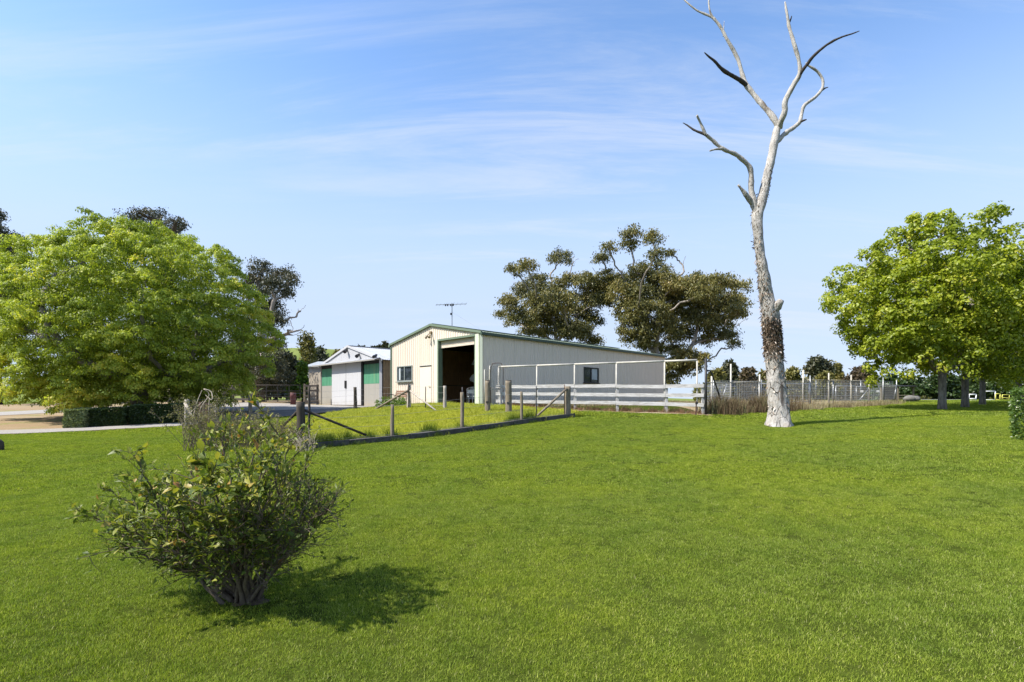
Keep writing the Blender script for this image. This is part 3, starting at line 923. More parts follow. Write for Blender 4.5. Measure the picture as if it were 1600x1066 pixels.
mb = MB(); mb.box(W3(O_W / 2, .03, OE - .16), S_F.to_3d() * O_W / 2, S_G.to_3d() * .03, (0, 0, .14)); build('header_beam', mb, M_dark, old)
for s0, s1 in ((2.12, 4.40), (4.43, 6.70)):
    m = MB(); wall_sheet(m, s0, s1, ZO + .02, lambda s: OE - .05, lambda s, h, z: W3(s, -.13 - h, z), (), .28, .008)
    d = build('sliding_door', m, M_oldwhite, old)
    m = MB(); x_ = 4.33 if s0 < 3 else 4.50
    m.box(W3(x_, -.165, ZO + 1.55), S_F.to_3d() * .03, S_G.to_3d() * .03, (0, 0, .28)); build('handle', m, M_black, d)
mb = MB(); mb.beam(W3(6.78, -.08, ZO - .1), W3(6.78, -.08, OE), .13, .13, (0, 1, 0)); build('door_post', mb, M_black, old)
mb = MB(); mb.beam(W3(9.2, -.02, ZO), W3(9.2, -.02, OE), .18, .1, (0, 1, 0)); build('corner_post', mb, M_oldwhite, old)
mb = MB(); mb.beam(W3(.03, -.02, ZO), W3(.03, -.02, OE), .08, .1, (0, 1, 0)); build('corner_post', mb, M_fibro, old)
# short awning roof above the doors
mb = MB()
prof = ribbed(-.3, O_W + .15, .076, .012)
for (a, ha), (b, hb) in zip(prof, prof[1:]):
    mb.add([W3(a, -.62, OE - .03 + ha), W3(b, -.62, OE - .03 + hb), W3(b, -.05, OE + .16 + hb), W3(a, -.05, OE + .16 + ha)], [(0, 1, 2, 3)])
build('awning', mb, M_zinc, old)
mb = MB(); mb.beam(W3(-.3, -.64, OE - .05), W3(O_W + .15, -.64, OE - .05), .03, .09); build('awning_fascia', mb, M_fibro, old)
# side wall of brown boards
k = 0
while k * .22 < O_L - .02:
    m = MB(); q0 = .1 + k * .22
    m.box(W3(O_W, q0 + .105, (ZO + OE) / 2 - .05), S_G.to_3d() * .103, S_F.to_3d() * (.012 + .006 * (k % 3)), (0, 0, (OE - ZO) / 2 - .02 + .01 * (k % 2)))
    build('wall_board', m, M_oldbrown, old); k += 1
mb = MB()
mb.add([W3(.0, 0, ZO), W3(.0, O_L, ZO), W3(.0, O_L, OE), W3(.0, 0, OE)], [(0, 1, 2, 3)])
mb.add([W3(0, O_L, ZO), W3(O_W, O_L, ZO), W3(O_W, O_L, OE), W3(O_W / 2, O_L, ORI), W3(0, O_L, OE)], [(0, 1, 2, 3, 4)])
build('wall', mb, M_fibro, old)
for sgn in (-1, 1):
    n_s = 12
    for k in range(n_s):
        q0 = -.12 + k * (O_L + .2) / n_s; q1 = q0 + (O_L + .2) / n_s - .005
        m = MB(); ov = -.25 if sgn < 0 else O_W + .25
        dzv = -(ORI - OE) / (O_W / 2) * .25
        prof = ribbed(q0, q1, .076 * 2, .018)
        for (a, ha), (b, hb) in zip(prof, prof[1:]):
            m.add([W3(ov, a, OE + dzv + .02 + ha), W3(ov, b, OE + dzv + .02 + hb), W3(O_W / 2, b, ORI + .02 + hb), W3(O_W / 2, a, ORI + .02 + ha)], [(0, 1, 2, 3)])
        build('roof_sheet', m, M_zinc, old)
    m = MB(); e = -.25 if sgn < 0 else O_W + .25
    m.beam(W3(e, -.13, OE + dzv), W3(O_W / 2, -.13, ORI), .04, .16); build('barge_board', m, M_oldwhite, old)
mb = MB(); mb.beam(W3(O_W / 2, -.14, ORI + .05), W3(O_W / 2, O_L + .1, ORI + .05), .3, .03); build('ridge_cap', mb, M_zinc, old)
# lamps and horn on the old shed gable
for nm, lab, s_, z_ in (('floodlight', 'small dark floodlight at the peak of the old pale shed', 4.55, 5.42), ('floodlight', 'dark round lamp on the gable of the old pale shed, right of its centre', 6.35, 4.98), ('floodlight', 'little dark lamp standing on the awning edge near the right green panel', 8.75, 4.78)):
    e = empty(nm, W3(s_, -.1, z_), lab, 'lamp')
    m = MB(); m.box(W3(s_, -.10, z_), S_F.to_3d() * .06, S_G.to_3d() * .05, (0, 0, .06)); build('mount', m, M_black, e)
    m = MB(); p0 = W3(s_ + .02, -.14, z_ - .02); p1 = W3(s_ + .14, -.34, z_ - .14)
    m.tube([p0, p1, p1.lerp(p0, -.3)], [.07, .13, .13], 10); build('lamp_head', m, M_black, e)

# small grey outbuilding and paling fence at the far left of the old shed
ob = empty('outbuilding', P(497, 628, 50), 'small pale outbuilding with a grey roof behind the grey paling fence', 'shed')
def wl_poly(y0, y1, px0, px1, d0, d1):
    return [P(px0, y0, d0), P(px1, y0, d1), P(px1, y1, d1), P(px0, y1, d0)]
mb = MB(); c0 = WL[ob]; mb.box(c0 + Vector((.4, 1.5, 1.7)), (1.5, 0, 0), (0, 1.5, 0), (0, 0, 1.75)); build('wall', mb, M_oldwhite, ob)
mb = MB()
mb.add([c0 + Vector(v) for v in ((-1.3, -.4, 3.45), (2.1, -.4, 3.45), (2.1, 3.4, 4.2), (-1.3, 3.4, 4.2), (-1.3, -.4, 3.36), (2.1, -.4, 3.36), (2.1, 3.4, 4.1), (-1.3, 3.4, 4.1))],
       [(0, 1, 2, 3), (7, 6, 5, 4), (0, 4, 5, 1), (1, 5, 6, 2), (2, 6, 7, 3), (3, 7, 4, 0)])
build('roof', mb, m_plain('grey roof', (.30, .32, .33), .6), ob)
pf = empty('paling_fence', P(493, 631, 44), 'tall weathered grey paling fence joining the old shed on its left', 'fence')
a = P(483, 631, 44); b = P(504.5, 631, 42.5)
npl = 9
for k in range(npl):
    u = (k + .5) / npl; c = a.lerp(b, u); hgt = 2.75 + random.uniform(-.08, .08)
    m = MB(); ax = (b - a).normalized()
    m.box(c + Vector((0, 0, hgt / 2 - .1)), ax * ((b - a).length / npl / 2 - .006), Vector((-ax.y, ax.x, 0)) * (.012 + .005 * (k % 2)), (0, 0, hgt / 2))
    build('paling', m, M_paling, pf)

# ================================================================== FENCES, POSTS
M_post = m_wood('grey timber post', (.25, .21, .155), (.11, .09, .065), .9, (10, 10, 1.2), bump=.8)
M_postdark = m_wood('dark timber post', (.085, .07, .055), (.035, .03, .026), .9, (10, 10, 1.2), bump=.8)
M_postpale = m_wood('silver timber post', (.42, .38, .33), (.24, .21, .18), .9, (10, 10, 1.2), bump=.8)
M_sleeper = m_wood('charcoal sleeper', (.10, .095, .09), (.045, .043, .042), .9, (4, 4, 4), bump=.7)
M_board = m_wood('chalky white board', (.52, .51, .505), (.27, .26, .24), .8, (1.2, 1.2, 9), bump=.3)
M_pole = m_plain('pale weathered pole', (.44, .42, .37), .7, .18, 5)
M_wire = m_plain('fence wire', (.30, .30, .29), .5, .1, metal=.6)
M_rail_dk = m_wood('dark yard rail', (.10, .085, .075), (.05, .043, .04), .9, (2, 2, 9))

def post(par, base, top, r, mat, name='post', n=10, square=False):
    base = Vector(base); top = Vector(top)
    m = MB()
    if square: m.beam(base, top, r * 2, r * 2, (0, 1, 0), .006)
    else:
        k = 9
        pts = [base.lerp(top, i / (k - 1)) + Vector((mnoise.noise(Vector((base.x, i * .5, 1))) * .012, 0, 0)) for i in range(k)]
        m.tube(pts, [r * (1.06 - .1 * i / (k - 1)) for i in range(k)], n, True, .16, 4.0, base.x)
    return build(name, m, mat, par, not square)

def gpt(px, d, dz=0.0):
    x = (px - CX) / F * d
    return Vector((x, d, gz(x, d) + dz))

# ---- wire fence round the enclosure
wf = empty('wire_fence', gpt(680, 17), 'post and wire fence with timber stays and a charcoal sleeper edge round the rough grass', 'fence')
L0 = Vector((-5.78, 14.0, 0)); L1 = Vector((2.38, 20.5, 0))
def on_log(px):
    r = (px - CX) / F
    # L0 + u (L1 - L0) hits the ray x = r y
    dx, dy = L1.x - L0.x, L1.y - L0.y
    u = (r * L0.y - L0.x) / (dx - r * dy)
    return L0.x + u * dx, L0.y + u * dy
def zy(py, d): return EYE - (py - CY) / F * d
cuts = [470, 545, 640, 735, 800, 850, 896]
for a_, b_ in zip(cuts, cuts[1:]):
    xa, ya = on_log(a_); xb, yb = on_log(b_)
    pa = Vector((xa, ya, gz(xa, ya) + .055)); pb = Vector((xb, yb, gz(xb, yb) + .055))
    v = (pb - pa).normalized() * .012
    m = MB(); n_ = 6
    for i in range(n_):
        q0 = (pa + v).lerp(pb - v, i / n_); q1 = (pa + v).lerp(pb - v, (i + 1) / n_)
    m.beam(pa + v, pb - v, .20, .19, (0, 0, 1), .012)
    build('sleeper', m, M_sleeper, wf)
def lpost(px, ytop, r, mat, off=.16, **k):
    x, y = on_log(px); y += off; x = (px - CX) / F * y
    return post(wf, (x, y, gz(x, y) - .1), (x, y, zy(ytop, y)), r, mat, **k), Vector((x, y, zy(ytop, y)))
_, t470 = lpost(470, 628, .115, M_postdark)
lpost(483, 604, .035, M_postdark, .9)
_, t613 = lpost(613, 632, .055, M_post)
_, t722 = lpost(722, 613, .062, M_post)
lpost(722.5, 605, .02, M_black, .22, n=6)
_, t815 = lpost(815, 612, .055, M_post)
_, t838 = lpost(838, 604, .022, M_black, n=6)
_, t887 = lpost(887, 604, .125, M_post)
lpost(882, 601, .018, M_rust, .1, n=6)
def stay(p0, p1, r, mat):
    m = MB(); m.tube([Vector(p0), Vector(p0).lerp(Vector(p1), .5), Vector(p1)], r, 8, True, .1, 4); build('stay', m, mat, wf, True)
def ray(px, py, d): return P(px, py, d)
stay(ray(473, 640, 14.2), ray(572, 680, 15.4), .035, M_postdark)
stay(ray(468, 640, 14.2), ray(440, 668, 15.6), .04, M_postdark)
stay(ray(886, 607, 20.4), ray(834, 655, 19.9), .045, M_post)
# back line
def bpost(px, d, ytop, r, mat, **k):
    g = gpt(px, d)
    post(wf, g - Vector((0, 0, .1)), (g.x, g.y, zy(ytop, d)), r, mat, **k)
    return Vector((g.x, g.y, zy(ytop, d)))
t555 = bpost(555, 28.0, 605, .09, M_postdark)
t639 = bpost(639, 24.6, 602, .10, M_postpale)
bpost(638.5, 24.5, 598, .03, M_postdark, n=6)
t665 = bpost(665, 24.0, 604, .022, M_black, n=6)
t695 = bpost(695, 23.4, 603, .075, M_postpale)
stay(ray(638, 610, 24.5), ray(584, 641, 25.8), .05, M_post)
stay(ray(641, 611, 24.5), ray(687, 646, 22.6), .04, M_postpale)
t400 = bpost(391, 26.5, 617, .10, M_post)
bpost(403, 27, 626, .07, M_postpale)
t300 = bpost(292, 22.0, 624, .09, M_postpale)
stay(ray(289, 630, 21.9), ray(303, 655, 21.0), .06, M_postpale)
for px_ in (313, 318, 323, 330):
    bpost(px_, 22.6 + random.uniform(-.2, .2), random.uniform(628, 634), .05, M_rust if px_ % 2 else M_post, square=True)
for k, hz in enumerate((.08, .35, .62, .88)):
    m = MB()
    line = [t470, t613, t722, t815, t887]
    pts = []
    for q in line:
        g = gz(q.x, q.y); pts.append(Vector((q.x, q.y - .06, g + (min(q.z, g + 1.15) - g) * (hz + .08))))
    m.tube(pts, .0035, 4)
    build('wire', m, M_wire, wf)
    m = MB()
    line = [t555, t639, t665, t695]
    pts = []
    for q in line:
        g = gz(q.x, q.y); pts.append(Vector((q.x, q.y - .06, g + (min(q.z, g + 1.15) - g) * (hz + .08))))
    m.tube(pts, .0035, 4)
    build('wire', m, M_wire, wf)
    m = MB()
    line = [t300, t400, t555]
    pts = []
    for q in line:
        g = gz(q.x, q.y); pts.append(Vector((q.x, q.y - .06, g + (min(q.z, g + 1.15) - g) * (hz + .08))))
    m.tube(pts, .0035, 4)
    build('wire', m, M_wire, wf)

# ---- two stout posts in front of the shed corner
for px_, d_, yt, r_, lab in ((762, 22.3, 595, .115, 'stout grey timber post with a notch, the thinner of two before the shed corner'),
                             (794.5, 22.0, 595, .14, 'stoutest grey timber post, beside the left end of the white rail fence')):
    g = gpt(px_, d_)
    o = empty('timber_post', g, lab, 'post', 'stout timber posts by the shed corner')
    k = 12; top = Vector((g.x, g.y, zy(yt, d_)))
    m = MB(); pts = [(g - Vector((0, 0, .1))).lerp(top, i / (k - 1)) for i in range(k)]
    m.tube(pts, [r_ * (1.05 - .08 * i / k) for i in range(k)], 14, True, .12, 4, px_); build('post', m, M_post, o, True)
    m = MB(); m.box(g + Vector((-.02, -r_ * 1.0, .42)), (.05, 0, 0), (0, .02, 0), (0, 0, .035)); build('bracket', m, M_black, o)
    m = MB(); m.tube([top + Vector((0, 0, -.005)), top + Vector((0, 0, .02))], [r_ * .97, r_ * .9], 14); build('post_top', m, M_postdark, o)

# ---- white rail fence
A_ = Vector((-.6, 25.0, 0)); B_ = Vector((7.8, 21.1, 0))
def on_white(px):
    r = (px - CX) / F
    dx, dy = B_.x - A_.x, B_.y - A_.y
    u = (r * A_.y - A_.x) / (dx - r * dy)
    return Vector((A_.x + u * dx, A_.y + u * dy, 0)), u
rf = empty('rail_fence', Vector((3.5, 23.1, gz(3.5, 23.1))), 'white three board rail fence with tall pale pipe frame beside the cream shed', 'fence')
stations = [778, 838, 897, 962.5, 1038, 1089]
def lerp(a, b, u): return a + (b - a) * u
def tz(u): return lerp(zy(574, 25.0), zy(563.5, 21.1), u)
nrm = Vector((-(B_ - A_).y, (B_ - A_).x, 0)).normalized()      # away from the camera
if nrm.y < 0: nrm = -nrm
for px_ in stations:
    q, u = on_white(px_)
    m = MB(); m.tube([Vector((q.x, q.y, gz(q.x, q.y) - .05)) + nrm * .07, Vector((q.x, q.y, tz(u))) + nrm * .07], .034, 8); build('pole', m, M_pole, rf, True)
q0, u0 = on_white(780); q1, u1 = on_white(1090)
npc = 6
for a_, b_ in zip(stations, stations[1:]):
    qa, ua = on_white(a_); qb, ub = on_white(b_)
    m = MB(); m.tube([Vector((qa.x, qa.y, tz(ua) + .03)) + nrm * .07, Vector((qb.x, qb.y, tz(ub) + .03)) + nrm * .07], .042, 8); build('top_rail', m, M_pole, rf, True)
rows = [(604.0, 603.6, .155, .15), (615.3, 618.2, .15, .15), (626.8, 632.3, .15, .15)]
bst = [775, 838, 898, 962.5, 1040, 1100]
for yl, yr, h0, h1 in rows:
    for a_, b_ in zip(bst, bst[1:]):
        qa, ua = on_white(a_); qb, ub = on_white(b_)
        pa = Vector((qa.x, qa.y, lerp(zy(yl, 25), zy(yr, 21.1), ua))) - nrm * .02; pb = Vector((qb.x, qb.y, lerp(zy(yl, 25), zy(yr, 21.1), ub))) - nrm * .02
        v = (pb - pa).normalized() * .004
        m = MB(); m.beam(pa + v, pb - v + Vector((0, 0, random.uniform(-.03, .03))), .035, .15, (0, 0, 1), .004); build('board', m, M_board, rf)
for px_ in (779, 838, 898, 964, 1041, 1098):
    q, u = on_white(px_)
    zt = lerp(zy(603.5, 25), zy(603.2, 21.1), u)
    m = MB(); m.beam(Vector((q.x, q.y, gz(q.x, q.y) - .05)) + nrm * .05, Vector((q.x, q.y, zt + .06)) + nrm * .05, .11, .09, (0, 1, 0), .004); build('post', m, M_board, rf)
# black strainer assembly at its right end
g = gpt(1103, 21.0)
st = empty('strainer_post', g, 'black steel strainer post with a bent stay at the right end of the white fence', 'post')
m = MB(); m.tube([g - Vector((0, 0, .1)), Vector((g.x, g.y, zy(560, 21)))], .05, 10); build('post', m, M_black, st, True)
m = MB(); pts, rr = smooth_path([P(1103, 580, 21), P(1108, 579, 21.1), P(1113, 586, 21.2), P(1126, 625, 21.8)], [.03] * 4, .1); m.tube(pts, rr, 8); build('stay', m, M_black, st, True)
m = MB(); m.tube([P(1108, 581, 21.1), P(1107.5, 600, 21.1)], .012, 6); build('hanging_chain', m, M_rust, st)
g = gpt(1087, 20.75)
sp = empty('star_picket', g, 'short rusty star picket leaning at the right end of the white fence', 'picket')
m = MB(); m.beam(g - Vector((0, 0, .1)), Vector((g.x + .03, g.y, zy(627, 20.75))), .04, .04, (0, 1, 0)); build('stake', m, M_rust, sp)
m = MB(); m.box(Vector((g.x + .03, g.y - .03, zy(630, 20.75))), (.05, 0, 0), (0, .02, 0), (0, 0, .04)); build('insulator', m, M_black, sp)

# ---- mesh gate by the shed corner
d_ = 25.2
gt = empty('mesh_gate', gpt(766, 24.6), 'tall chain mesh gate in a pale pipe frame near the shed corner', 'gate')
def bar(name, pts, r, mat, par, smooth=True):
    m = MB(); m.tube(pts, r, 6); return build(name, m, mat, par, smooth)
gl, gr = P(765, 633, 24.6), P(781.5, 633, 24.9)
zt = zy(572, 24.7)
bar('frame', [Vector((gl.x, gl.y, gl.z)), Vector((gl.x, gl.y, zt)), Vector((gr.x, gr.y, zt)), Vector((gr.x, gr.y, gr.z)), Vector((gl.x, gl.y, gl.z + .02))], .024, M_pole, gt)
for yy in (604, 608.5):
    z = zy(yy, 24.7); bar('cross_rail', [Vector((gl.x, gl.y, z)), Vector((gr.x, gr.y, z))], .02, M_pole, gt)
m = MB(); W_ = (gr - gl); W_.z = 0; n_ = 8; zb = zy(604, 24.7); hh = zt - zb
for i in range(-n_, n_ + 1):
    for sgn in (1, -1):
        # diagonals of the chain mesh clipped to the frame
        u0_, v0_, u1_, v1_ = i / n_, 0.0, i / n_ + hh / W_.length * 1.0, 1.0
        pts = []
        for k in range(21):
            w = k / 20; u = lerp(u0_, u1_, w)
            if 0 <= u <= 1: pts.append((u if sgn > 0 else 1 - u, w))
        if len(pts) > 1:
            (ua, va), (ub, vb) = pts[0], pts[-1]
            m.tube([gl + W_ * ua + Vector((0, 0, zb - gl.z + hh * va)), gl + W_ * ub + Vector((0, 0, zb - gl.z + hh * vb))], .006, 3, False)
tag(build('chain_mesh', m, M_galv, gt), kind='stuff')
m = MB()
gp = empty('small_gate', gpt(758, 24.2), 'narrow pipe framed gate left of the chain mesh gate, against the shed', 'gate')
a0, b0 = P(757, 633, 24.2), P(765.5, 633, 24.45); zt2 = zy(578, 24.3)
bar('frame', [a0, Vector((a0.x, a0.y, zt2)), Vector((b0.x, b0.y, zt2 + .03)), b0], .022, M_pole, gp)
bar('cross_rail', [Vector((a0.x, a0.y, zy(605, 24.2))), Vector((b0.x, b0.y, zy(605, 24.4)))], .018, M_pole, gp)
hp = empty('hoop_frame', gpt(779, 25.0), 'dark rounded pipe hoop frame at the left end of the white fence', 'frame')
ga, gb = P(767, 633, 25.1), P(786, 633, 25.2)
zt3 = zy(568.5, 25.1)
pts, rr = smooth_path([ga, Vector((ga.x, ga.y, zt3 - .2)), Vector((ga.x + .08, ga.y, zt3)), Vector((gb.x - .08, gb.y, zt3 + .02)), Vector((gb.x, gb.y, zt3 - .2)), gb], [.016] * 6, .12)
bar('hoop', pts, .018, M_rust, hp)

# ---- wire mesh yard at the right
yf = empty('mesh_fence', gpt(1260, 30), 'tall silver pole and wire mesh fence round the dry yard beyond the dead tree', 'fence')
ypoles = [(1112, 23.2, 588), (1142, 25.5, 569), (1187, 27.0, 585), (1255, 29.0, 578), (1266, 29.3, 587), (1295, 30.3, 583), (1302, 30.6, 595), (1330, 32.0, 586), (1358, 33.6, 589), (1380, 35.0, 590), (1401, 36.2, 592)]
for px_, d_, yt in ypoles:
    g_ = gpt(px_, d_)
    bar('pole', [g_ - Vector((0, 0, .1)), Vector((g_.x, g_.y, zy(yt, d_)))], .042, M_pole if px_ % 3 else M_galv, yf)
M_mesh = m_plain('bright mesh wire', (.46, .47, .47), .5, .08)
def mesh_panel(pa, pb, za, zb, par, rows_=12, step=.15, r=.0055):
    m = MB(); L_ = (pb - pa).length; n_ = max(2, int(L_ / step))
    for i in range(n_ + 1):
        q = pa.lerp(pb, i / n_); zt_ = lerp(za, zb, i / n_); g_ = gz(q.x, q.y)
        m.tube([Vector((q.x, q.y, g_ + .03)), Vector((q.x, q.y, zt_))], r, 3, False)
    for j in range(rows_):
        u = j / (rows_ - 1)
        m.tube([Vector((q.x, q.y, lerp(gz(q.x, q.y) + .05, zt_, u))) for q, zt_ in ((pa, za), (pa.lerp(pb, .5), (za + zb) / 2), (pb, zb))], r, 3, False)
    return tag(build('wire_mesh', m, M_mesh, par), kind='stuff')
seq = [(1103, 21.4, 598)] + [(1142, 25.5, 597.5), (1187, 27.0, 596.5), (1255, 29, 594), (1295, 30.3, 594), (1330, 32, 595), (1358, 33.6, 595), (1380, 35, 599), (1401, 36.2, 601)]
for (p0, d0, y0), (p1, d1, y1) in zip(seq, seq[1:]):
    a_ = gpt(p0, d0); b_ = gpt(p1, d1)
    mesh_panel(a_, b_, zy(y0, d0), zy(y1, d1), yf)
    if p0 not in (1187, 1358, 1380):
        bar('top_rail', [Vector((a_.x, a_.y, zy(y0, d0))), Vector((b_.x, b_.y, zy(y1, d1)))], .026, M_pole, yf)
for (px0, y0, d0), (px1, y1, d1) in (((1343, 625, 33.4), (1358, 607, 33.6)), ((1397, 625, 36.0), (1401, 600, 36.2)), ((1128, 624, 25.4), (1136, 600, 25.6)), ((1263, 622, 29.6), (1267, 600, 29.3))):
    bar('brace', [P(px0, y0, d0), P(px1, y1, d1)], .03, M_galv, yf)
# far side of the yard
for k, (px0, d0, px1, d1) in enumerate(((1115, 38, 1190, 41), (1190, 41, 1275, 44), (1275, 44, 1345, 46), (1345, 46, 1395, 47))):
    a_ = gpt(px0, d0); b_ = gpt(px1, d1)
    mesh_panel(a_, b_, a_.z + 1.75, b_.z + 1.75, yf, 9, .2, .007)
    bar('pole', [a_, a_ + Vector((0, 0, 1.85))], .04, M_galv, yf)
# yard panels inside: galvanised cattle rails
yp_specs = [(1186, 33.0, 1264, 35.0, 600, 4), (1306, 38, 1336, 39, 603.5, 4), (1338, 39.2, 1374, 40.5, 604.5, 4), (1100, 36, 1150, 37, 604, 4)]
labs = ['galvanised yard panel seen behind the dead tree trunk inside the mesh yard', 'galvanised yard panel right of the dead tree inside the mesh yard, nearer the tree',
        'galvanised yard panel right of the dead tree inside the mesh yard, nearer the maples', 'galvanised yard panel seen past the black strainer post inside the mesh yard']
for (p0, d0, p1, d1, yt, n_), lab in zip(yp_specs, labs):
    a_ = gpt(p0, d0); b_ = gpt(p1, d1)
    e = empty('yard_panel', (a_ + b_) / 2, lab, 'yard panel', 'galvanised panels in the mesh yard')
    za, zb = zy(yt, d0), zy(yt, d1)
    for j in range(n_):
        u = j / (n_ - 1)
        bar('rail', [Vector((a_.x, a_.y, lerp(a_.z + .2, za, u))), Vector((b_.x, b_.y, lerp(b_.z + .2, zb, u)))], .028 if j < n_ - 1 else .045, M_galv, e)
    for w in (0, .5, 1):
        q = a_.lerp(b_, w); bar('upright', [Vector((q.x, q.y, gz(q.x, q.y))), Vector((q.x, q.y, lerp(za, zb, w)))], .03, M_galv, e)
for px_, d_ in ((1346, 38.5), (1371, 40.2)):
    p_ = P(px_, 611.5, d_)
    o = empty('small_sign', p_, 'small white plate fixed on a galvanised yard panel, %s' % ('the one nearer the dead tree' if px_ < 1360 else 'the one nearer the maples'), 'plate')
    m = MB(); m.box(p_ + Vector((0, -.06, 0)), (.11, 0, 0), (0, .008, 0), (0, 0, .08)); build('plate', m, M_whitepaint, o)

# ---- dark timber yards at the left
ty = empty('timber_yard_fence', gpt(385, 40), 'dark timber post and rail yard beside the big bright tree', 'fence')
tp = [(330, 40.5, 604), (352, 40.4, 604), (364, 40.2, 601), (380, 40.0, 600), (397, 39.8, 600)]
for px_, d_, yt in tp:
    g_ = gpt(px_, d_); m = MB(); m.beam(g_, Vector((g_.x, g_.y, zy(yt, d_))), .16, .16, (0, 1, 0), .01); build('post', m, M_rail_dk, ty)
for (p0, d0, y0), (p1, d1, y1) in zip(tp, tp[1:]):
    a_ = gpt(p0, d0); b_ = gpt(p1, d1)
    for yy in ((602, 609, 617, 624) if p0 >= 364 else (607, 615)):
        m = MB(); m.beam(Vector((a_.x, a_.y - .1, zy(yy, d0))), Vector((b_.x, b_.y - .1, zy(yy, d1))), .05, .17, (0, 0, 1), .01); build('rail', m, M_rail_dk, ty)
gy_ = empty('pipe_gate', gpt(432, 40), 'long low dark pipe gate between the timber yards and the palings', 'gate')
a_ = gpt(398, 39.9); b_ = gpt(469, 41)
for yy in (602, 611, 620, 625):
    bar('rail', [Vector((a_.x, a_.y, zy(yy, 39.9))), Vector((b_.x, b_.y, zy(yy, 41)))], .035, M_rail_dk, gy_)
for u in (0, .25, .5, .75, 1):
    q = a_.lerp(b_, u); bar('upright', [q + Vector((0, 0, .1)), Vector((q.x, q.y, zy(602, q.y)))], .03, M_rail_dk, gy_)
rp = empty('cattle_rail', gpt(486, 40), 'short dark post and rail panel in front of the grey paling fence', 'fence')
for px_, yt in ((476, 600), (496, 601)):
    g_ = gpt(px_, 40); m = MB(); m.beam(g_ - Vector((0, 0, .05)), Vector((g_.x, g_.y, zy(yt, 40))), .14, .14, (0, 1, 0), .01); build('post', m, M_rail_dk if px_ > 480 else M_post, rp)
for yy in (603, 610.5, 619, 627):
    m = MB(); m.beam(P(476, yy, 39.9), P(496.5, yy, 39.9), .05, .13, (0, 0, 1), .012); build('rail', m, M_rail_dk, rp)
g_ = gpt(458, 38.5)
dr = empty('drum', g_, 'dull red standing drum by the pipe gate', 'drum')
m = MB(); m.tube([g_, g_ + Vector((0, 0, .3)), g_ + Vector((0, 0, .32)), g_ + Vector((0, 0, .6)), g_ + Vector((0, 0, .62)), g_ + Vector((0, 0, .92))], [.2, .2, .22, .2, .22, .2], 14)
build('barrel', m, m_plain('dull red', (.10, .035, .035), .7, .3), dr, True)
m = MB(); m.tube([g_ + Vector((0, 0, .92)), g_ + Vector((0, 0, .95))], [.215, .2], 14); build('rim', m, M_rust, dr)

# ---- garden bench against the cream shed
gb_ = P(621, 633, 28.6); gb_.z = gz(gb_.x, gb_.y)
bn = empty('garden_bench', gb_, 'small reddish timber garden bench under the window of the cream shed', 'bench')
M_bench = m_wood('reddish bench slat', (.26, .15, .10), (.15, .085, .06))
bx = S_F.to_3d(); by = S_G.to_3d()
def BT(x, y, z): return gb_ + bx * x + by * y + Vector((0, 0, z))
for k in range(4):
    m = MB(); m.box(BT(0, -.2 + k * .12, .43), bx * .6, by * .05, (0, 0, .015)); build('seat_slat', m, M_bench, bn)
for k in range(4):
    m = MB(); m.box(BT(0, .24 + k * .025, .54 + k * .1), bx * .6, by * .014, (0, 0, .04)); build('back_slat', m, M_bench, bn)
for x_ in (-.58, .58):
    m = MB(); pts, rr = smooth_path([BT(x_, -.25, 0), BT(x_, -.18, .25), BT(x_, -.24, .43), BT(x_, -.24, .62), BT(x_, .05, .66), BT(x_, .26, .6)], [.022] * 6, .06); m.tube(pts, rr, 6); build('leg', m, M_black, bn)
    m = MB(); pts, rr = smooth_path([BT(x_, .3, 0), BT(x_, .2, .25), BT(x_, .22, .45), BT(x_, .34, .92)], [.022] * 4, .06); m.tube(pts, rr, 6); build('leg', m, M_black, bn)

# ================================================================== DEAD TREE
TD = 18.0
t = NT('dead gum wood')
o_ = t.obj()
zc_ = t.n('ShaderNodeSeparateXYZ', {0: o_}).outputs[2]
stre = t.noise(t.scale(o_, (5, 5, .7)), 3.0, 6, .65, .5)
blot = t.noise(o_, 2.2, 5, .65, .3)
fine = t.noise(t.scale(o_, (9, 9, 3.5)), 3.2, 5, .7)
wood = t.ramp(stre, [(.25, (.19, .168, .145)), (.45, (.38, .355, .32)), (.75, (.54, .515, .48))])
cr = t.n('ShaderNodeTexVoronoi', {'Vector': t.scale(o_, (3.2, 3.2, 2.1)), 'Scale': 1.0, 'Randomness': 1.0}, feature='DISTANCE_TO_EDGE').outputs[0]
crk = t.math('MULTIPLY', t.mapr(cr, .035, .012), t.math('MULTIPLY', t.mapr(zc_, 2.7, 2.3), t.mapr(t.noise(o_, 1.7, 3), .40, .55)))
barkc = t.ramp(fine, [(.3, (.028, .02, .014)), (.5, (.105, .075, .05)), (.72, (.27, .21, .155))])
band = t.math('MULTIPLY', t.mapr(zc_, 2.15, 2.75), t.mapr(zc_, 3.95, 3.45))
mid_ = t.math('MULTIPLY', t.mapr(zc_, 3.4, 3.9), t.mapr(zc_, 9.6, 8.2))
lowb = t.mapr(zc_, 2.6, 2.0)
m1 = t.math('MULTIPLY', band, t.mapr(blot, .34, .46))
m2 = t.math('MULTIPLY', mid_, t.mapr(fine, .55, .63))
m3_ = t.math('MULTIPLY', lowb, t.math('MULTIPLY', t.mapr(fine, .60, .66), .8))
m4 = t.math('MULTIPLY', t.mapr(zc_, 10.5, 11.5), t.mapr(t.noise(t.scale(o_, (1.3, 1.3, .5)), 1.0, 4), .56, .64, 0, .8))
mk = t.math('MAXIMUM', t.math('MAXIMUM', m1, m2), t.math('MAXIMUM', m3_, m4))
tan = t.mapr(blot, .5, .7, 0, .35)
wood = t.mix(t.math('MULTIPLY', tan, lowb), wood, (.42, .30, .20))
wood = t.mix(crk, wood, (.05, .038, .028))
sx_ = t.n('ShaderNodeSeparateXYZ', {0: o_}).outputs[0]
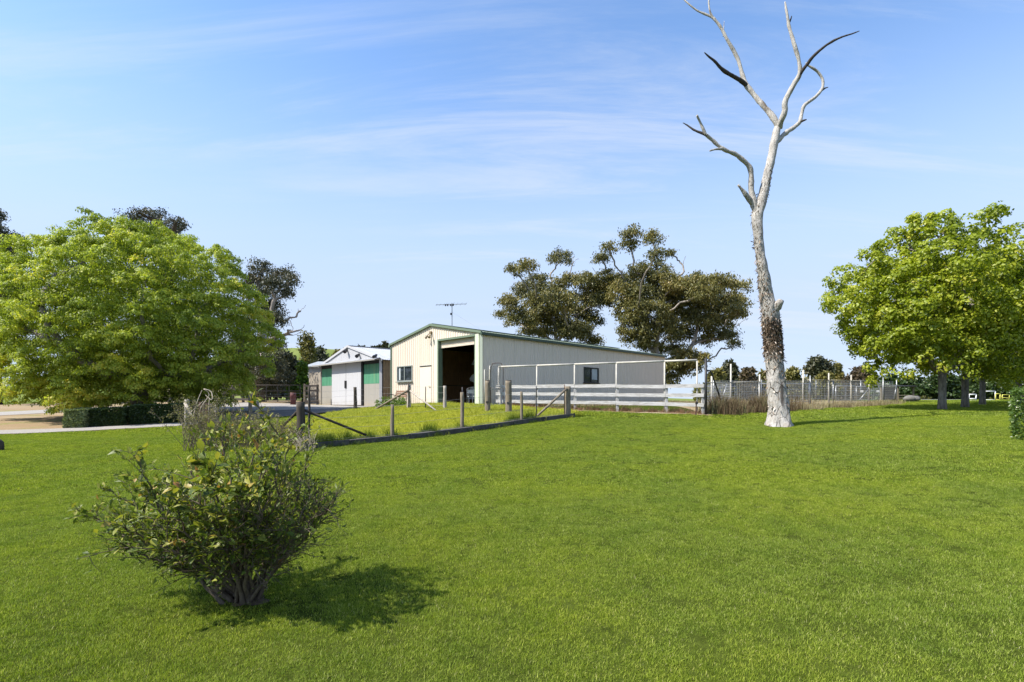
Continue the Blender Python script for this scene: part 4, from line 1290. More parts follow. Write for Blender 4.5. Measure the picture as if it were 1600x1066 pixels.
hollow_shade = t.math('MULTIPLY', t.mapr(t.math('ABSOLUTE', t.math('SUBTRACT', t.math('ADD', sx_, t.math('MULTIPLY', blot, .25)), .21)), .085, .03), t.math('MULTIPLY', t.mapr(zc_, .55, .85), t.mapr(zc_, 1.75, 1.35)))
wood = t.mix(t.math('MULTIPLY', hollow_shade, .85), wood, (.07, .055, .045))  # dark streak paints the shade of a hollow into the wood colour
col = t.mix(mk, wood, barkc)
hgt = t.math('SUBTRACT', t.math('ADD', t.math('MULTIPLY', mk, .7), t.math('MULTIPLY', fine, .9)), t.math('MULTIPLY', crk, .8))
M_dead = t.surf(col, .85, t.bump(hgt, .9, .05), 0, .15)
M_char = m_wood('charred limb', (.07, .06, .055), (.03, .027, .026), .9, (8, 8, 2))
t = NT('loose bark')
at = t.n('ShaderNodeAttribute', attribute_name='tint').outputs['Fac']
M_bark = t.surf(t.ramp(at, [(0, (.03, .022, .016)), (.35, (.10, .07, .045)), (.65, (.24, .18, .13)), (1, (.52, .46, .40))]), .9, None, 0, .15)

dbase = P(1217, 667, TD)
dbase.z = gz(dbase.x, dbase.y)
dt = empty('dead_tree', dbase, 'tall dead white gum tree with bare forked limbs and peeling brown bark', 'tree')
PX = TD / F
def DP(px, py, dy=0.0): return P(px, py, TD + dy)
trunk_px = [(1217, 672, 25), (1216.5, 662, 21.5), (1216, 648, 18.6), (1215.5, 620, 16.8), (1213, 590, 16.2), (1210, 562, 15.8), (1207.5, 530, 15.6), (1205.5, 508, 15.4), (1203, 488, 15.0), (1200, 470, 13.0), (1197, 452, 10.6), (1193.5, 430, 9.6), (1189, 407, 8.6), (1185.5, 380, 8.4), (1184, 355, 9.0), (1184, 338, 9.8), (1187, 322, 9.4), (1193, 303, 8.4), (1199.5, 271, 7.6), (1207.5, 236, 7.0), (1213, 207, 6.4), (1216, 196, 5.8)]
pts, rr = smooth_path([DP(a, b, .25 * math.sin(b * .013)) for a, b, _ in trunk_px], [c * PX for *_, c in trunk_px], .06)
rr = [r_ * .84 for r_ in rr]
m = MB(); m.tube(pts, rr, 32, True, .24, 3.0, 4.0)
# flared foot
vv = []
for (x, y, z) in m.v:
    h = z - dbase.z
    if h < .7:
        a = math.atan2(y - dbase.y, x - dbase.x)
        k = (1 - max(h, 0) / .7) ** 2 * .07 * (1 + .8 * math.sin(a * 4 + 1.0))
        x = dbase.x + (x - dbase.x) * (1 + k); y = dbase.y + (y - dbase.y) * (1 + k)
    vv.append((x, y, z))
m.v = vv
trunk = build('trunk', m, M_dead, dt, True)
limbs = [
    ('branch', [(1184, 335, 6.5, 0), (1178, 318, 6.0, -.03), (1174.5, 300, 5.2, -.05), (1174, 285, 4.8, -.1), (1173, 266, 4.3, -.2), (1164, 253, 3.9, -.3), (1148.5, 241, 3.6, -.4), (1136, 236, 3.3, -.5), (1124, 229, 3.0, -.55), (1113, 219, 2.8, -.6), (1103, 210.5, 2.5, -.7)], M_dead),
    ('branch', [(1103, 211, 2.4, -.7), (1098, 200, 2.1, -.75), (1094, 191, 1.9, -.8), (1089, 180, 1.7, -.8)], M_dead),
    ('branch', [(1105, 212, 2.2, -.7), (1096, 208, 1.9, -.65), (1084, 203, 1.5, -.6), (1074, 196, 1.1, -.5), (1067, 192, .6, -.5)], M_char),
    ('branch', [(1130, 233, 2.6, -.5), (1122, 233, 2.2, -.6), (1115, 234, 1.9, -.65), (1109, 236, 1.1, -.7)], M_dead),
    ('branch', [(1178, 322, 4.0, 0), (1168, 308, 3.6, -.15), (1160, 297, 3.0, -.25), (1153, 289, 2.0, -.3)], M_dead),
    ('branch', [(1217, 200, 5.4, 0), (1211, 188, 5.0, .1), (1202, 176, 4.7, .2), (1190, 163, 4.5, .35), (1177, 147, 4.3, .5), (1166, 133, 4.0, .6), (1160.5, 119, 3.5, .7), (1156, 103, 3.1, .75), (1151, 88, 3.0, .8), (1142, 72, 2.8, .8), (1135, 60, 2.7, .8), (1127.5, 45, 2.5, .85), (1115, 29, 2.3, .9), (1101, 22, 1.9, 1.0), (1090, 17, 1.7, 1.05), (1078, 8, 1.4, 1.1), (1066, -3, 1.0, 1.2), (1058, -9, .6, 1.2)], M_dead),
    ('branch', [(1117, 31, 1.9, .9), (1110, 20, 1.6, .9), (1107.5, 6, 1.3, .95), (1108, -8, .8, 1.0), (1106, -16, .5, 1.0)], M_dead),
    ('branch', [(1169, 137, 3.6, .6), (1160, 128, 3.4, .5), (1151, 122.5, 3.2, .4), (1141, 117, 3.1, .3), (1131.5, 111, 2.9, .2), (1124, 104, 2.5, .15), (1117, 96, 2.1, .1), (1108, 89, 1.6, .05), (1100.5, 82, .7, 0)], M_char),
    ('branch', [(1130, 57, 1.0, .85), (1131, 42, .7, .9), (1131.5, 33, .4, .95)], M_dead),
    ('branch', [(1217, 200, 5.6, 0), (1222, 186, 5.0, -.15), (1226, 174, 4.8, -.25), (1226.5, 160, 4.5, -.3), (1234, 144, 4.3, -.35), (1241, 131, 4.2, -.4), (1247.5, 121, 4.1, -.45), (1250.5, 110, 3.6, -.5), (1246.5, 88, 3.2, -.5), (1241, 71, 3.0, -.5), (1236, 53, 2.7, -.45), (1232, 38, 2.5, -.4), (1230, 25, 2.2, -.4), (1228, 12, 1.6, -.35), (1226.5, 3, .9, -.3)], M_dead),
    ('branch', [(1233.5, 35, 1.6, -.4), (1236, 29, 1.2, -.45), (1237, 25, .7, -.5)], M_char),
    ('branch', [(1248, 119, 3.3, -.45), (1254, 110, 3.0, -.55), (1261, 101, 2.7, -.65), (1270, 89, 2.4, -.8), (1281, 79, 2.2, -.95), (1292, 70, 2.0, -1.1), (1304, 63, 1.7, -1.2), (1318, 57, 1.4, -1.4), (1331, 53, 1.1, -1.5), (1343, 48.5, .5, -1.6)], M_char),
    ('branch', [(1214, 222, 4.6, 0), (1222, 213, 4.2, .15), (1232, 205, 3.8, .3), (1242, 198, 3.6, .4), (1250, 190, 3.4, .5), (1252.5, 178, 3.1, .55), (1256, 166, 3.1, .55), (1264, 159, 2.9, .6), (1273, 152.5, 2.8, .65), (1281, 144, 2.6, .7), (1285.5, 136, 2.4, .7), (1285, 124, 2.2, .75), (1277.5, 112.5, 2.0, .75), (1269, 106, 1.8, .7), (1262, 102, 1.4, .7), (1259, 98, .8, .7)], M_dead),
    ('branch', [(1247, 193, 2.5, .45), (1254, 189, 2.0, .4), (1260, 187, .9, .4)], M_char),
    ('branch', [(1283, 142, 2.0, .7), (1289, 138, 1.5, .7), (1294, 136.5, .7, .7)], M_char),
    ('branch', [(1206, 488, 6.5, -.1), (1214, 479, 6.4, -.2), (1219.5, 472, 5.6, -.3), (1221.5, 469, 4.6, -.33)], M_dead),
]
for nm, L_, mat in limbs:
    pts, rr = smooth_path([DP(a, b, d + .25 * math.sin(b * .013) * (1 if b > 190 else .3)) for a, b, _, d in L_], [c * PX for _, _, c, _ in L_], .06)
    m = MB(); m.tube(pts, [.9 * r_ * (1 + .22 * mnoise.noise(q_ * 3.1)) for r_, q_ in zip(rr, pts)], 12, True, .26, 6.0, L_[0][0])
    # no branch end is built of a perfect disc: it narrows
    build(nm, m, mat, dt, True)
# loose bark: curved flakes lifting off the trunk, long strips on the left flank
tp_, tr_ = smooth_path([DP(a, b, .25 * math.sin(b * .013)) for a, b, _ in trunk_px], [c * PX * .84 for *_, c in trunk_px], .03)
rng = np.random.default_rng(3)
FC = []; FA = []; FN = []; FL = []; FWd = []; FT = []
def flake(h0, h1, n, l0, l1, w0, w1, a_mid=None, a_sd=3.2, t0=0.0, t1=.7, lift=.35):
    zs = np.array([q.z - dbase.z for q in tp_])
    for _ in range(n):
        h = rng.uniform(h0, h1); i = int(np.argmin(abs(zs - h)))
        a = rng.uniform(0, 6.283) if a_mid is None else rng.normal(a_mid, a_sd)
        d = np.array([math.cos(a), math.sin(a), 0])
        c = np.array(tp_[i]) + d * tr_[i] * rng.uniform(.93, 1.05)
        ax = np.array([rng.normal(0, .6), rng.normal(0, .6), -1.0 if rng.random() < .75 else .8]) + d * rng.uniform(-.1, lift)
        FC.append(c); FA.append(ax); FN.append(d + rng.normal(0, .5, 3)); FL.append(rng.uniform(l0, l1)); FWd.append(rng.uniform(w0, w1)); FT.append(rng.uniform(t0, t1))
flake(2.4, 3.7, 2400, .03, .13, .02, .08, None, 1, 0, .5, .12)
flake(2.3, 3.9, 520, .04, .18, .02, .07, None, 1, .5, 1.0, .12)
flake(3.7, 5.2, 300, .05, .2, .02, .07, math.pi, .9, .1, .9)
flake(5.0, 6.6, 120, .05, .18, .02, .06, math.pi, .6, .05, .8)
flake(6.6, 8.4, 40, .06, .2, .02, .05, math.pi, .7, .2, .9)
flake(.4, 2.4, 160, .06, .22, .03, .08, None, 1, .35, 1.0, .12)
flake(7.8, 9.2, 70, .04, .12, .02, .05, -.9, .5, .0, .5)
V, Fc, tn = leaf_arrays(np.array(FC), np.array(FA), np.array(FN), np.array(FL), np.array(FWd), np.array(FT), -.25)
base = np.array(dbase)
tag(link('bark', np_mesh('bark', V - base, Fc, tn), M_bark, dt), kind='stuff')

# ================================================================== TREES WITH LEAVES
M_trunk_maple = m_wood('maple bark', (.27, .245, .215), (.10, .088, .075), .9, (6, 6, 1.5), bump=.9)
M_trunk_gum = m_wood('gum limb', (.36, .32, .28), (.16, .135, .115), .85, (5, 5, 1.0), bump=.5)
M_trunk_dk = m_wood('dark trunk', (.10, .085, .07), (.05, .04, .034), .9, (5, 5, 1.0), bump=.5)
M_ash = m_leaf('bright dome leaf', [(0, (.135, .185, .018)), (.45, (.315, .385, .045)), (.8, (.46, .50, .075)), (1, (.58, .50, .08))], .5, .42, (1.25, 1.28, .6))
M_maple = m_leaf('maple leaf', [(0, (.11, .155, .011)), (.5, (.27, .325, .022)), (.85, (.40, .42, .04)), (1, (.50, .45, .07))], .42, .42, (1.3, 1.35, .5))
M_gum = m_leaf('gum leaf', [(0, (.062, .068, .028)), (.4, (.130, .130, .040)), (.75, (.215, .188, .050)), (1, (.29, .225, .08))], .45, .22, (1.25, 1.2, .7))
M_gumdk = m_leaf('dark gum leaf', [(0, (.030, .040, .024)), (.5, (.058, .064, .030)), (1, (.12, .10, .045))], .5, .18, (1.25, 1.2, .7))
M_shrub = m_leaf('light bush leaf', [(0, (.05, .10, .012)), (.6, (.10, .18, .02)), (1, (.20, .25, .04))], .45, .35)
M_hedge = m_leaf('clipped hedge leaf', [(0, (.020, .038, .012)), (.6, (.045, .075, .020)), (1, (.10, .14, .04))], .35, .15)
M_hedge_lit = m_leaf('silvery sunlit hedge leaf', [(0, (.09, .12, .05)), (.6, (.21, .25, .11)), (1, (.40, .43, .22))], .4, .2)  # silvery leaf, its tint lifted to paint sunlight onto this hedge end

def branches_mesh(root_path, root_r, targets, tip_r, seed, sag=.0, n=6, sides=6, pull=.5):
    """trunk plus limbs: every target joins the nearest lower piece of the skeleton; limb girth follows what it carries"""
    rnd = random.Random(seed)
    gd = [0.0] * len(root_path)
    nodes = [Vector(p) for p in root_path]; par = [-1] + list(range(len(nodes) - 1)); load = [0.0] * len(nodes)
    chains = []
    top = nodes[-1]
    for c in sorted(targets, key=lambda q: (Vector(q) - top).length):
        c = Vector(c); best = None
        for i, p in enumerate(nodes):
            if i < max(1, len(root_path) // 2): continue
            d = (c - p).length + pull * max(0, p.z - c.z + .15 * (c - p).length) * 1.6 + .38 * gd[i]
            if best is None or d < best[0]: best = (d, i)
        i = best[1]; p = nodes[i]; L = (c - p).length
        prev = nodes[par[i]] if par[i] >= 0 else p - Vector((0, 0, 1))
        dirn = (p - prev).normalized()
        ch = [i]
        for k in range(1, n + 1):
            u = k / n
            q = p.lerp(c, u) + dirn * (L * .13 * u * (1 - u) * 2) + Vector((0, 0, -sag * L * u * (1 - u) * 4))
            q += Vector((rnd.gauss(0, 1), rnd.gauss(0, 1), rnd.gauss(0, 1))) * (L * .028 * (1 if k < n else 0))
            gd.append(gd[ch[-1]] + (q - nodes[ch[-1]]).length); nodes.append(q); par.append(ch[-1]); load.append(0.0); ch.append(len(nodes) - 1)
        chains.append(ch)
    e = 2.35
    for ch in chains:
        i = ch[-1]; a = tip_r ** e
        while i >= 0:
            load[i] += a; i = par[i]
    rad = [max(tip_r, l ** (1 / e)) for l in load]
    k = root_r / max(rad[0], 1e-6)
    rad = [max(tip_r * .8, r * k) if r > tip_r * 1.01 else r for r in rad]
    m = MB()
    m.tube(nodes[:len(root_path)], [root_r * 1.25] + [max(rad[i], root_r * .45) for i in range(1, len(root_path))], max(sides, 12), True, .1, 2.5, seed)
    for ch in chains:
        r_ = [min(rad[ch[0]], rad[ch[1]] * 1.1)] + [rad[i] for i in ch[1:]]
        r_[-1] *= .5
        m.tube([nodes[i] for i in ch], r_, sides, False, .08, 2.5, seed)
    return m

def umbrella_leaves(C, Nn, Rr, per, rng, L, W, up=.6, hang=.5, hemi=-.15, tintc=None):
    """leaf umbrellas: per leaves on the upper cap of a ball of radius Rr round each centre"""
    n = len(C)
    ax = unit(Nn * (1 - up) + np.array([0, 0, up]))
    idx = np.repeat(np.arange(n), per)
    d = unit(rng.normal(size=(len(idx), 3)))
    dot = (d * ax[idx]).sum(1)
    flip = dot < hemi
    d[flip] -= 2 * dot[flip][:, None] * ax[idx][flip]
    r = Rr[idx] * rng.uniform(.55, 1.08, len(idx))
    p = C[idx] + d * r[:, None] * np.array([1, 1, .8])
    tang = rng.normal(size=p.shape); tang -= d * (tang * d).sum(1)[:, None]
    A = unit(tang) + np.array([0, 0, -hang])
    Nv = unit(d + rng.normal(0, .34, p.shape) + np.array([0, 0, .35]))
    t = np.clip((tintc[idx] if tintc is not None else .5) + rng.normal(0, .16, len(idx)), 0, 1)
    return p, A, Nv, L * rng.uniform(.7, 1.25, len(idx)), W * rng.uniform(.75, 1.2, len(idx)), t

def dome_points(n, rng, c, rx, ry, rup, rdn, jit=.10, minz=-.98, power=2.0, lum=.16):
    d = unit(rng.normal(size=(n * 2, 3)))
    d = d[d[:, 2] > minz][:n]
    k = (np.abs(d) ** power).sum(1) ** (-1 / power)
    sc = np.where(d[:, 2:3] > 0, rup, rdn)
    rad = k * (1 - np.abs(rng.normal(0, jit, len(d))))
    p = np.c_[d[:, 0] * rx, d[:, 1] * ry, d[:, 2] * sc[:, 0]] * rad[:, None]
    lump = np.array([mnoise.noise(Vector((q[0] * .28 + c[0], q[1] * .28, q[2] * .34))) for q in p])
    p *= (1 + lum * lump)[:, None]
    nn = unit(np.c_[p[:, 0] / rx ** 2, p[:, 1] / ry ** 2, p[:, 2] / sc[:, 0] ** 2])
    return p + np.array(c), nn

# ---- the big bright dome tree at the left
rng = np.random.default_rng(21)
DB = 27.5
bc = P(210, 520, DB)
tb = Vector((bc.x + .2, DB, gz(bc.x, DB)))
big = empty('bright_dome_tree', tb, 'huge rounded bright green tree with tufted foliage at the left', 'tree')
rx, ry, rup, rdn = 6.5, 5.0, 5.3, 4.7
cc = (bc.x, DB, bc.z)
CL, NL = dome_points(1600, rng, cc, rx, ry, rup, rdn, .05, -.95, 2.0, .15)
keep = []
for i_, q in enumerate(CL):                      # boughs stand apart from one another
    if all(np.linalg.norm(q - CL[k_]) > 1.05 for k_ in keep): keep.append(i_)
CL, NL = CL[keep], NL[keep]
# low hanging boughs on the sunny left side
low = [(5, 598, 26), (40, 612, 25.4), (82, 608, 25.2), (20, 562, 25), (-20, 588, 26), (62, 580, 24.6), (104, 602, 25.8), (-12, 622, 26.4), (48, 626, 25.8), (-40, 560, 26), (130, 600, 25.6), (170, 606, 26), (230, 604, 25.6), (20, 632, 26.6), (90, 628, 26.4)]
CL = np.r_[CL, np.array([tuple(P(*q)) for q in low])]
NL = np.r_[NL, np.tile(unit(np.array([-.4, -.7, .2])), (len(low), 1))]
C1 = []; N1 = []; T1 = []
for c_, n_ in zip(CL, NL):
    axv = unit(n_ * .5 + np.array([0, 0, .6]))
    tb_ = np.clip(.45 + .25 * mnoise.noise(Vector((c_[0] * .4, c_[1] * .4, c_[2] * .4))) + rng.normal(0, .12), 0, 1)
    m_ = 12
    d_ = unit(rng.normal(size=(m_ * 4, 3))); d_ = d_[(d_ * axv).sum(1) > .15][:m_]
    rr_ = rng.uniform(.75, 1.05)
    for d1 in d_:
        C1.append(c_ + d1 * rr_ * rng.uniform(.7, 1.1) * np.array([.85, .85, .75])); N1.append(unit(d1 + axv)); T1.append(np.clip(tb_ + rng.normal(0, .12), 0, 1))
C1 = np.array(C1); N1 = np.array(N1); T1 = np.array(T1)
C2, N2 = dome_points(1200, rng, cc, rx * .86, ry * .84, rup * .87, rdn * .9, .10, -.9, 2.05)
C3, N3 = dome_points(800, rng, cc, rx * .62, ry * .6, rup * .66, rdn * .75, .25, -.9, 2.1)
n1_, n2_ = len(C1), len(C2)
C = np.r_[C1, C2, C3]; Nn = np.r_[N1, N2, N3]
tc1 = np.r_[T1, np.clip(rng.normal(.35, .12, len(C2) + len(C3)), 0, 1)]
Rr = np.r_[rng.uniform(.20, .40, n1_), rng.uniform(.4, .66, n2_), rng.uniform(.45, .7, len(C3))]
gl_ = gz_arr(C[:, 0], C[:, 1]) + np.where((C[:, 1] < 25.6) & (C[:, 0] > -19.6), 1.2, .35)
k = C[:, 2] > gl_
C, Nn, tc1, Rr = C[k], Nn[k], tc1[k], Rr[k]
arr = umbrella_leaves(C, Nn, Rr, 72, rng, .135, .062, .74, .8, .1, tc1)
V, Fc, tn = leaf_arrays(*arr, .2)
link('crown', np_mesh('crown', V - np.array(tb), Fc, tn), M_ash, big)
tg = [tuple(q) for q in np.r_[C2[rng.choice(len(C2), 70, False)]] if q[2] > tb.z + 1.8]
m = branches_mesh([tb - Vector((0, 0, .2)), tb + Vector((.05, 0, .8)), tb + Vector((.1, .05, 1.7)), tb + Vector((.05, .1, 2.5))], .38, tg, .03, 5)
build('trunk', m, M_trunk_maple, big, True)

# ---- maples at the right
def maple(base, c, rx, ry, rup, rdn, n, per, tr, seed, label, sprigs=(), leaf=(.145, .115), group=None, tshift=0.0):
    rng = np.random.default_rng(seed)
    e = empty('maple_tree', base, label, 'tree', group)
    C1, N1 = dome_points(n, rng, c, rx, ry, rup, rdn, .17, -.85, 1.9, .36)
    C2, N2 = dome_points(n // 2, rng, c, rx * .75, ry * .75, rup * .75, rdn * .8, .25, -.85, 2.0, .2)
    C = np.r_[C1, C2]; Nn = np.r_[N1, N2]
    ex = []
    for sx, sy, sz, ln in sprigs:
        for i in range(int(ln / .22)):
            u = i * .22
            ex.append((c[0] + sx + rng.normal(0, .10), c[1] + sy + rng.normal(0, .1), c[2] + sz + u))
    if ex:
        C = np.r_[C, np.array(ex)]; Nn = np.r_[Nn, np.tile([0, 0, 1.0], (len(ex), 1))]
    lim = c[2] - rdn
    C[:, 2] = np.maximum(C[:, 2], lim + rng.uniform(0, .5, len(C)))
    tcn = np.clip(.45 + tshift + .3 * np.array([mnoise.noise(Vector((q[0] * .5, q[1] * .5, q[2] * .5 + seed))) for q in C]) + rng.normal(0, .12, len(C)), 0, 1)
    arr = umbrella_leaves(C, Nn, np.r_[rng.uniform(.25, .5, len(C) - len(ex)), np.full(len(ex), .23)], per, rng, leaf[0], leaf[1], .55, .5, -.5, tcn)
    V, Fc, tn = leaf_arrays(*arr, .2)
    b = Vector(base)
    link('crown', np_mesh('crown', V - np.array(b), Fc, tn), M_maple, e)
    tg = [tuple(q) for q in C2[rng.choice(len(C2), min(46, len(C2)), False)]] + [(q[0], q[1], q[2]) for q in ex[::3]]
    m = branches_mesh([b - Vector((0, 0, .15)), b + Vector((0, 0, .6)), b + Vector((.03, .02, 1.2)), b + Vector((.05, .05, 1.75))], tr * .55, tg, .03, seed)
    build('trunk', m, M_trunk_maple, e, True)
b1 = gpt(1472, 25.0)
maple(b1, (P(1462, 480, 25).x, 25.0, 6.0), 4.7, 4.2, 4.1, 4.0, 780, 54, .30, 31, 'bright green maple tree nearest the mesh yard, on the far lawn',
      [(-1.6, -.6, 3.0, 1.7), (-1.2, -.2, 3.2, 1.3), (-1.9, -.3, 2.9, 1.1), (-.55, -.3, 3.6, 1.1), (-.2, .3, 3.7, 1.0), (.35, -.5, 3.6, 1.2), (.8, .2, 3.5, .9), (2.3, -.4, 2.9, 1.3), (1.4, .2, 3.3, .8), (-3.3, -.8, 1.9, 1.0), (-3.9, -.3, 1.5, .8), (-2.5, .3, 2.6, 1.0), (3.0, 0, 2.4, 1.0)], group='maples on the far lawn')
b2 = gpt(1508, 28.2)
maple(b2, (b2.x + .6, 28.2, 5.7), 4.2, 3.8, 3.4, 3.6, 420, 46, .29, 32, 'maple tree second from the mesh yard with its trunk in shade', [], group='maples on the far lawn')
b3 = gpt(1535, 31.2)
maple(b3, (b3.x + 1.6, 31.2, 5.6), 4.4, 3.8, 3.7, 3.5, 380, 42, .27, 33, 'maple tree third from the mesh yard, beside the white frames', group='maples on the far lawn')
b4 = gpt(1592, 33.5)
maple(b4, (b4.x + 1.2, 33.5, 5.6), 4.6, 4.0, 3.6, 3.6, 380, 42, .27, 34, 'maple tree at the right edge behind the clipped bush', group='maples on the far lawn')
# an outgrown limb that belongs to no single crown is left out

# ---- gum trees behind the shed
def gum(name, label, base, trunk, clumps, seed, dense, leafmat, limbmat, tr, bare=(), leaf=(.27, .10), group=None, depth=2.2, tip=.022):
    rng = np.random.default_rng(seed); rnd = random.Random(seed)
    e = empty(name, base, label, 'tree', group)
    D = base[1]
    cs = []; P_ = []; A_ = []; N_ = []; T_ = []
    for (px, py, rx, ry) in clumps:
        dd = D + rng.normal(0, depth)
        c = np.array(P(px, py, dd)); ax = rx * 1.12 * dd / F; az = ry * 1.12 * dd / F
        # a clump is made of small drooping sprays
        ns = max(10, int(dense * rx * ry / 6.5))
        q = unit(rng.normal(size=(ns, 3))); q[:, 2] = np.where(q[:, 2] < -.55, -q[:, 2] * .6, q[:, 2])
        q *= rng.uniform(.35, 1.0, (ns, 1)) ** .6
        sp = c + q * np.array([ax * .95, min(ax, 2.2) * .9, az * 1.25]) * (1 + .35 * np.array([mnoise.noise(Vector((v[0] * 1.8 + px, v[1] * 1.8, v[2] * 1.8 + py))) for v in q]))[:, None]
        cs.append((c + np.array([0, 0, -az * .35]), sp))
        k = 34
        off = rng.normal(0, 1, (ns, k, 3)) * np.array([.26, .26, .15])
        pp = (sp[:, None] + off).reshape(-1, 3)
        P_.append(pp)
        a = rng.normal(0, .55, pp.shape) + np.array([0, 0, -.75]); A_.append(a)
        N_.append(unit(rng.normal(0, 1, pp.shape) + np.array([0, 0, .5])))
        tt = np.clip(.45 + rng.normal(0, .10) + np.repeat(rng.normal(0, .12, ns), k) + rng.normal(0, .13, len(pp)), 0, 1)
        T_.append(tt)
    p = np.concatenate(P_); a = np.concatenate(A_); nv = np.concatenate(N_); t_ = np.concatenate(T_)
    n = len(p)
    V, Fc, tn = leaf_arrays(p, a, nv, leaf[0] * rng.uniform(.7, 1.3, n), leaf[1] * rng.uniform(.8, 1.3, n), t_, .1)
    b = Vector(base)
    link('crown', np_mesh('crown', V - np.array(b), Fc, tn), leafmat, e)
    tg = []
    for c, sp in cs:
        tg.append(tuple(c))
        for i in rng.choice(len(sp), min(len(sp), 4), False): tg.append(tuple(sp[i] * .8 + c * .2))
    for (px, py) in bare:
        tg.append(tuple(P(px, py, D + rnd.gauss(0, depth * .6))))
    m = branches_mesh(trunk, tr, tg, tip, seed, sag=-.03, pull=.55)
    build('trunk', m, limbmat, e, True)
    return e
GD = 54.0
gA = [(802, 422, 10, 8), (824, 416, 14, 9), (876, 405, 17, 11), (840, 439, 15, 12), (829, 458, 28, 16), (796, 477, 17, 13), (784, 492, 8, 8), (814, 500, 26, 14), (845, 480, 30, 20), (893, 440, 20, 11), (918, 440, 20, 12), (879, 470, 22, 14), (912, 470, 28, 13), (852, 509, 38, 16), (890, 517, 34, 14), (920, 500, 22, 15), (931, 534, 12, 9), (838, 520, 24, 10), (862, 490, 24, 14), (900, 490, 24, 12), (866, 452, 18, 12), (930, 455, 18, 12), (942, 448, 16, 12), (935, 472, 14, 12), (905, 525, 26, 12)]
ba = Vector((P(872, 600, GD).x, GD, gz(P(872, 600, GD).x, GD)))
gum('gum_tree', 'dark olive gum tree behind the middle of the cream shed roof', ba, [ba, ba + Vector((-.2, 0, 2)), ba + Vector((-.1, .2, 4.2)), P(868, 545, GD)], gA, 51, 1.25, M_gum, M_trunk_gum, .28,
    [(855, 400), (868, 420), (905, 405), (860, 425), (897, 400), (800, 440)], group='gum trees behind the shed')
GB = 52.0
gB = [(952, 386, 10, 7), (941, 405, 12, 8), (986, 366, 15, 9), (982, 382, 12, 9), (1019, 373, 14, 10), (1024, 397, 9, 9), (1025, 413, 7, 8), (1041, 421, 9, 6), (1047, 396, 5, 5), (997, 420, 15, 8), (1089, 429, 6, 5),
      (957, 439, 26, 13), (970, 458, 26, 16), (1005, 436, 28, 13), (1037, 439, 26, 12), (1027, 461, 32, 15), (986, 480, 26, 17), (1011, 490, 34, 20), (989, 510, 24, 18), (1027, 519, 36, 18), (1059, 468, 28, 15), (1084, 447, 30, 12), (1116, 442, 34, 10), (1145, 449, 26, 10), (1084, 477, 34, 16), (1116, 474, 32, 14), (1147, 474, 22, 12), (1091, 504, 34, 16), (1123, 508, 26, 14), (1151, 487, 14, 11), (1136, 527, 16, 11), (1146, 538, 8, 8), (1107, 530, 18, 10), (1046, 546, 22, 9), (1072, 560, 25, 15), (1017, 543, 20, 8), (1078, 577, 16, 11), (1057, 572, 18, 13), (1050, 592, 12, 12), (1100, 560, 8, 8), (1060, 495, 28, 16), (1065, 525, 24, 14), (1000, 462, 26, 14), (1060, 448, 24, 12), (1100, 458, 28, 12), (1130, 490, 24, 12), (945, 470, 18, 12), (1000, 530, 26, 12), (1040, 575, 18, 12)]
bb = Vector((P(1032, 600, GB).x, GB, gz(P(1032, 600, GB).x, GB)))
gum('gum_tree', 'big spreading olive gum tree behind the far end of the cream shed', bb, [bb, bb + Vector((.2, 0, 1.6)), bb + Vector((.1, .1, 3.0)), P(1026, 552, GB)], gB, 52, 1.25, M_gum, M_trunk_gum, .40,
    [(1062, 408), (1069, 425), (1072, 400), (1055, 415), (940, 435), (965, 420), (925, 418), (1170, 498), (1110, 560)], group='gum trees behind the shed')

# dark gums behind the big dome tree
bL = gpt(-10, 46.0)
gum('gum_tree', 'dark gum tree at the left edge behind the bright dome tree', bL, [bL, bL + Vector((0, 0, 4)), bL + Vector((.5, 0, 8)), bL + Vector((.8, 0, 11))],
    [(-6, 340, 10, 16), (-4, 362, 12, 12), (10, 378, 26, 12), (26, 388, 16, 12), (6, 398, 20, 10), (-6, 420, 18, 14), (16, 418, 16, 8), (42, 410, 10, 7), (4, 436, 16, 10), (-20, 390, 26, 30), (-30, 450, 30, 30), (-40, 360, 20, 20), (20, 470, 40, 30), (-10, 520, 40, 40)], 53, 1.0, M_gumdk, M_trunk_dk, .5, leaf=(.24, .09))
bM = gpt(250, 52.0)
gum('gum_tree', 'dark gum tree whose top pokes out above the bright dome tree', bM, [bM, bM + Vector((0, 0, 5)), bM + Vector((.5, 0, 10)), bM + Vector((.8, 0, 14))],
    [(205, 340, 16, 8), (228, 336, 20, 7), (250, 338, 18, 8), (275, 346, 14, 6), (286, 352, 7, 5), (240, 360, 40, 14), (240, 400, 50, 24)], 54, .8, M_gumdk, M_trunk_dk, .5, leaf=(.24, .09))
bR = gpt(405, 44.0)
gum('gum_tree', 'brownish gum tree with bare grey twigs right of the bright dome tree', bR, [bR, bR + Vector((0, 0, 2.5)), bR + Vector((.1, 0, 4.8)), bR + Vector((.3, 0, 6.5))],
    [(412, 418, 10, 10), (440, 432, 20, 14), (455, 440, 9, 10), (430, 452, 20, 16), (445, 460, 10, 8), (425, 485, 18, 18), (430, 505, 12, 14), (400, 450, 20, 30), (400, 500, 26, 26), (425, 540, 18, 14), (420, 575, 26, 22), (400, 600, 30, 18), (380, 560, 30, 30), (440, 590, 14, 16)], 55, 1.0, M_gumdk, M_trunk_gum, .38,
    [(478, 477), (470, 486), (462, 496), (476, 508), (471, 515), (460, 520), (458, 524), (466, 482), (455, 488), (452, 500), (480, 516), (450, 516)], leaf=(.22, .08), tip=.02)

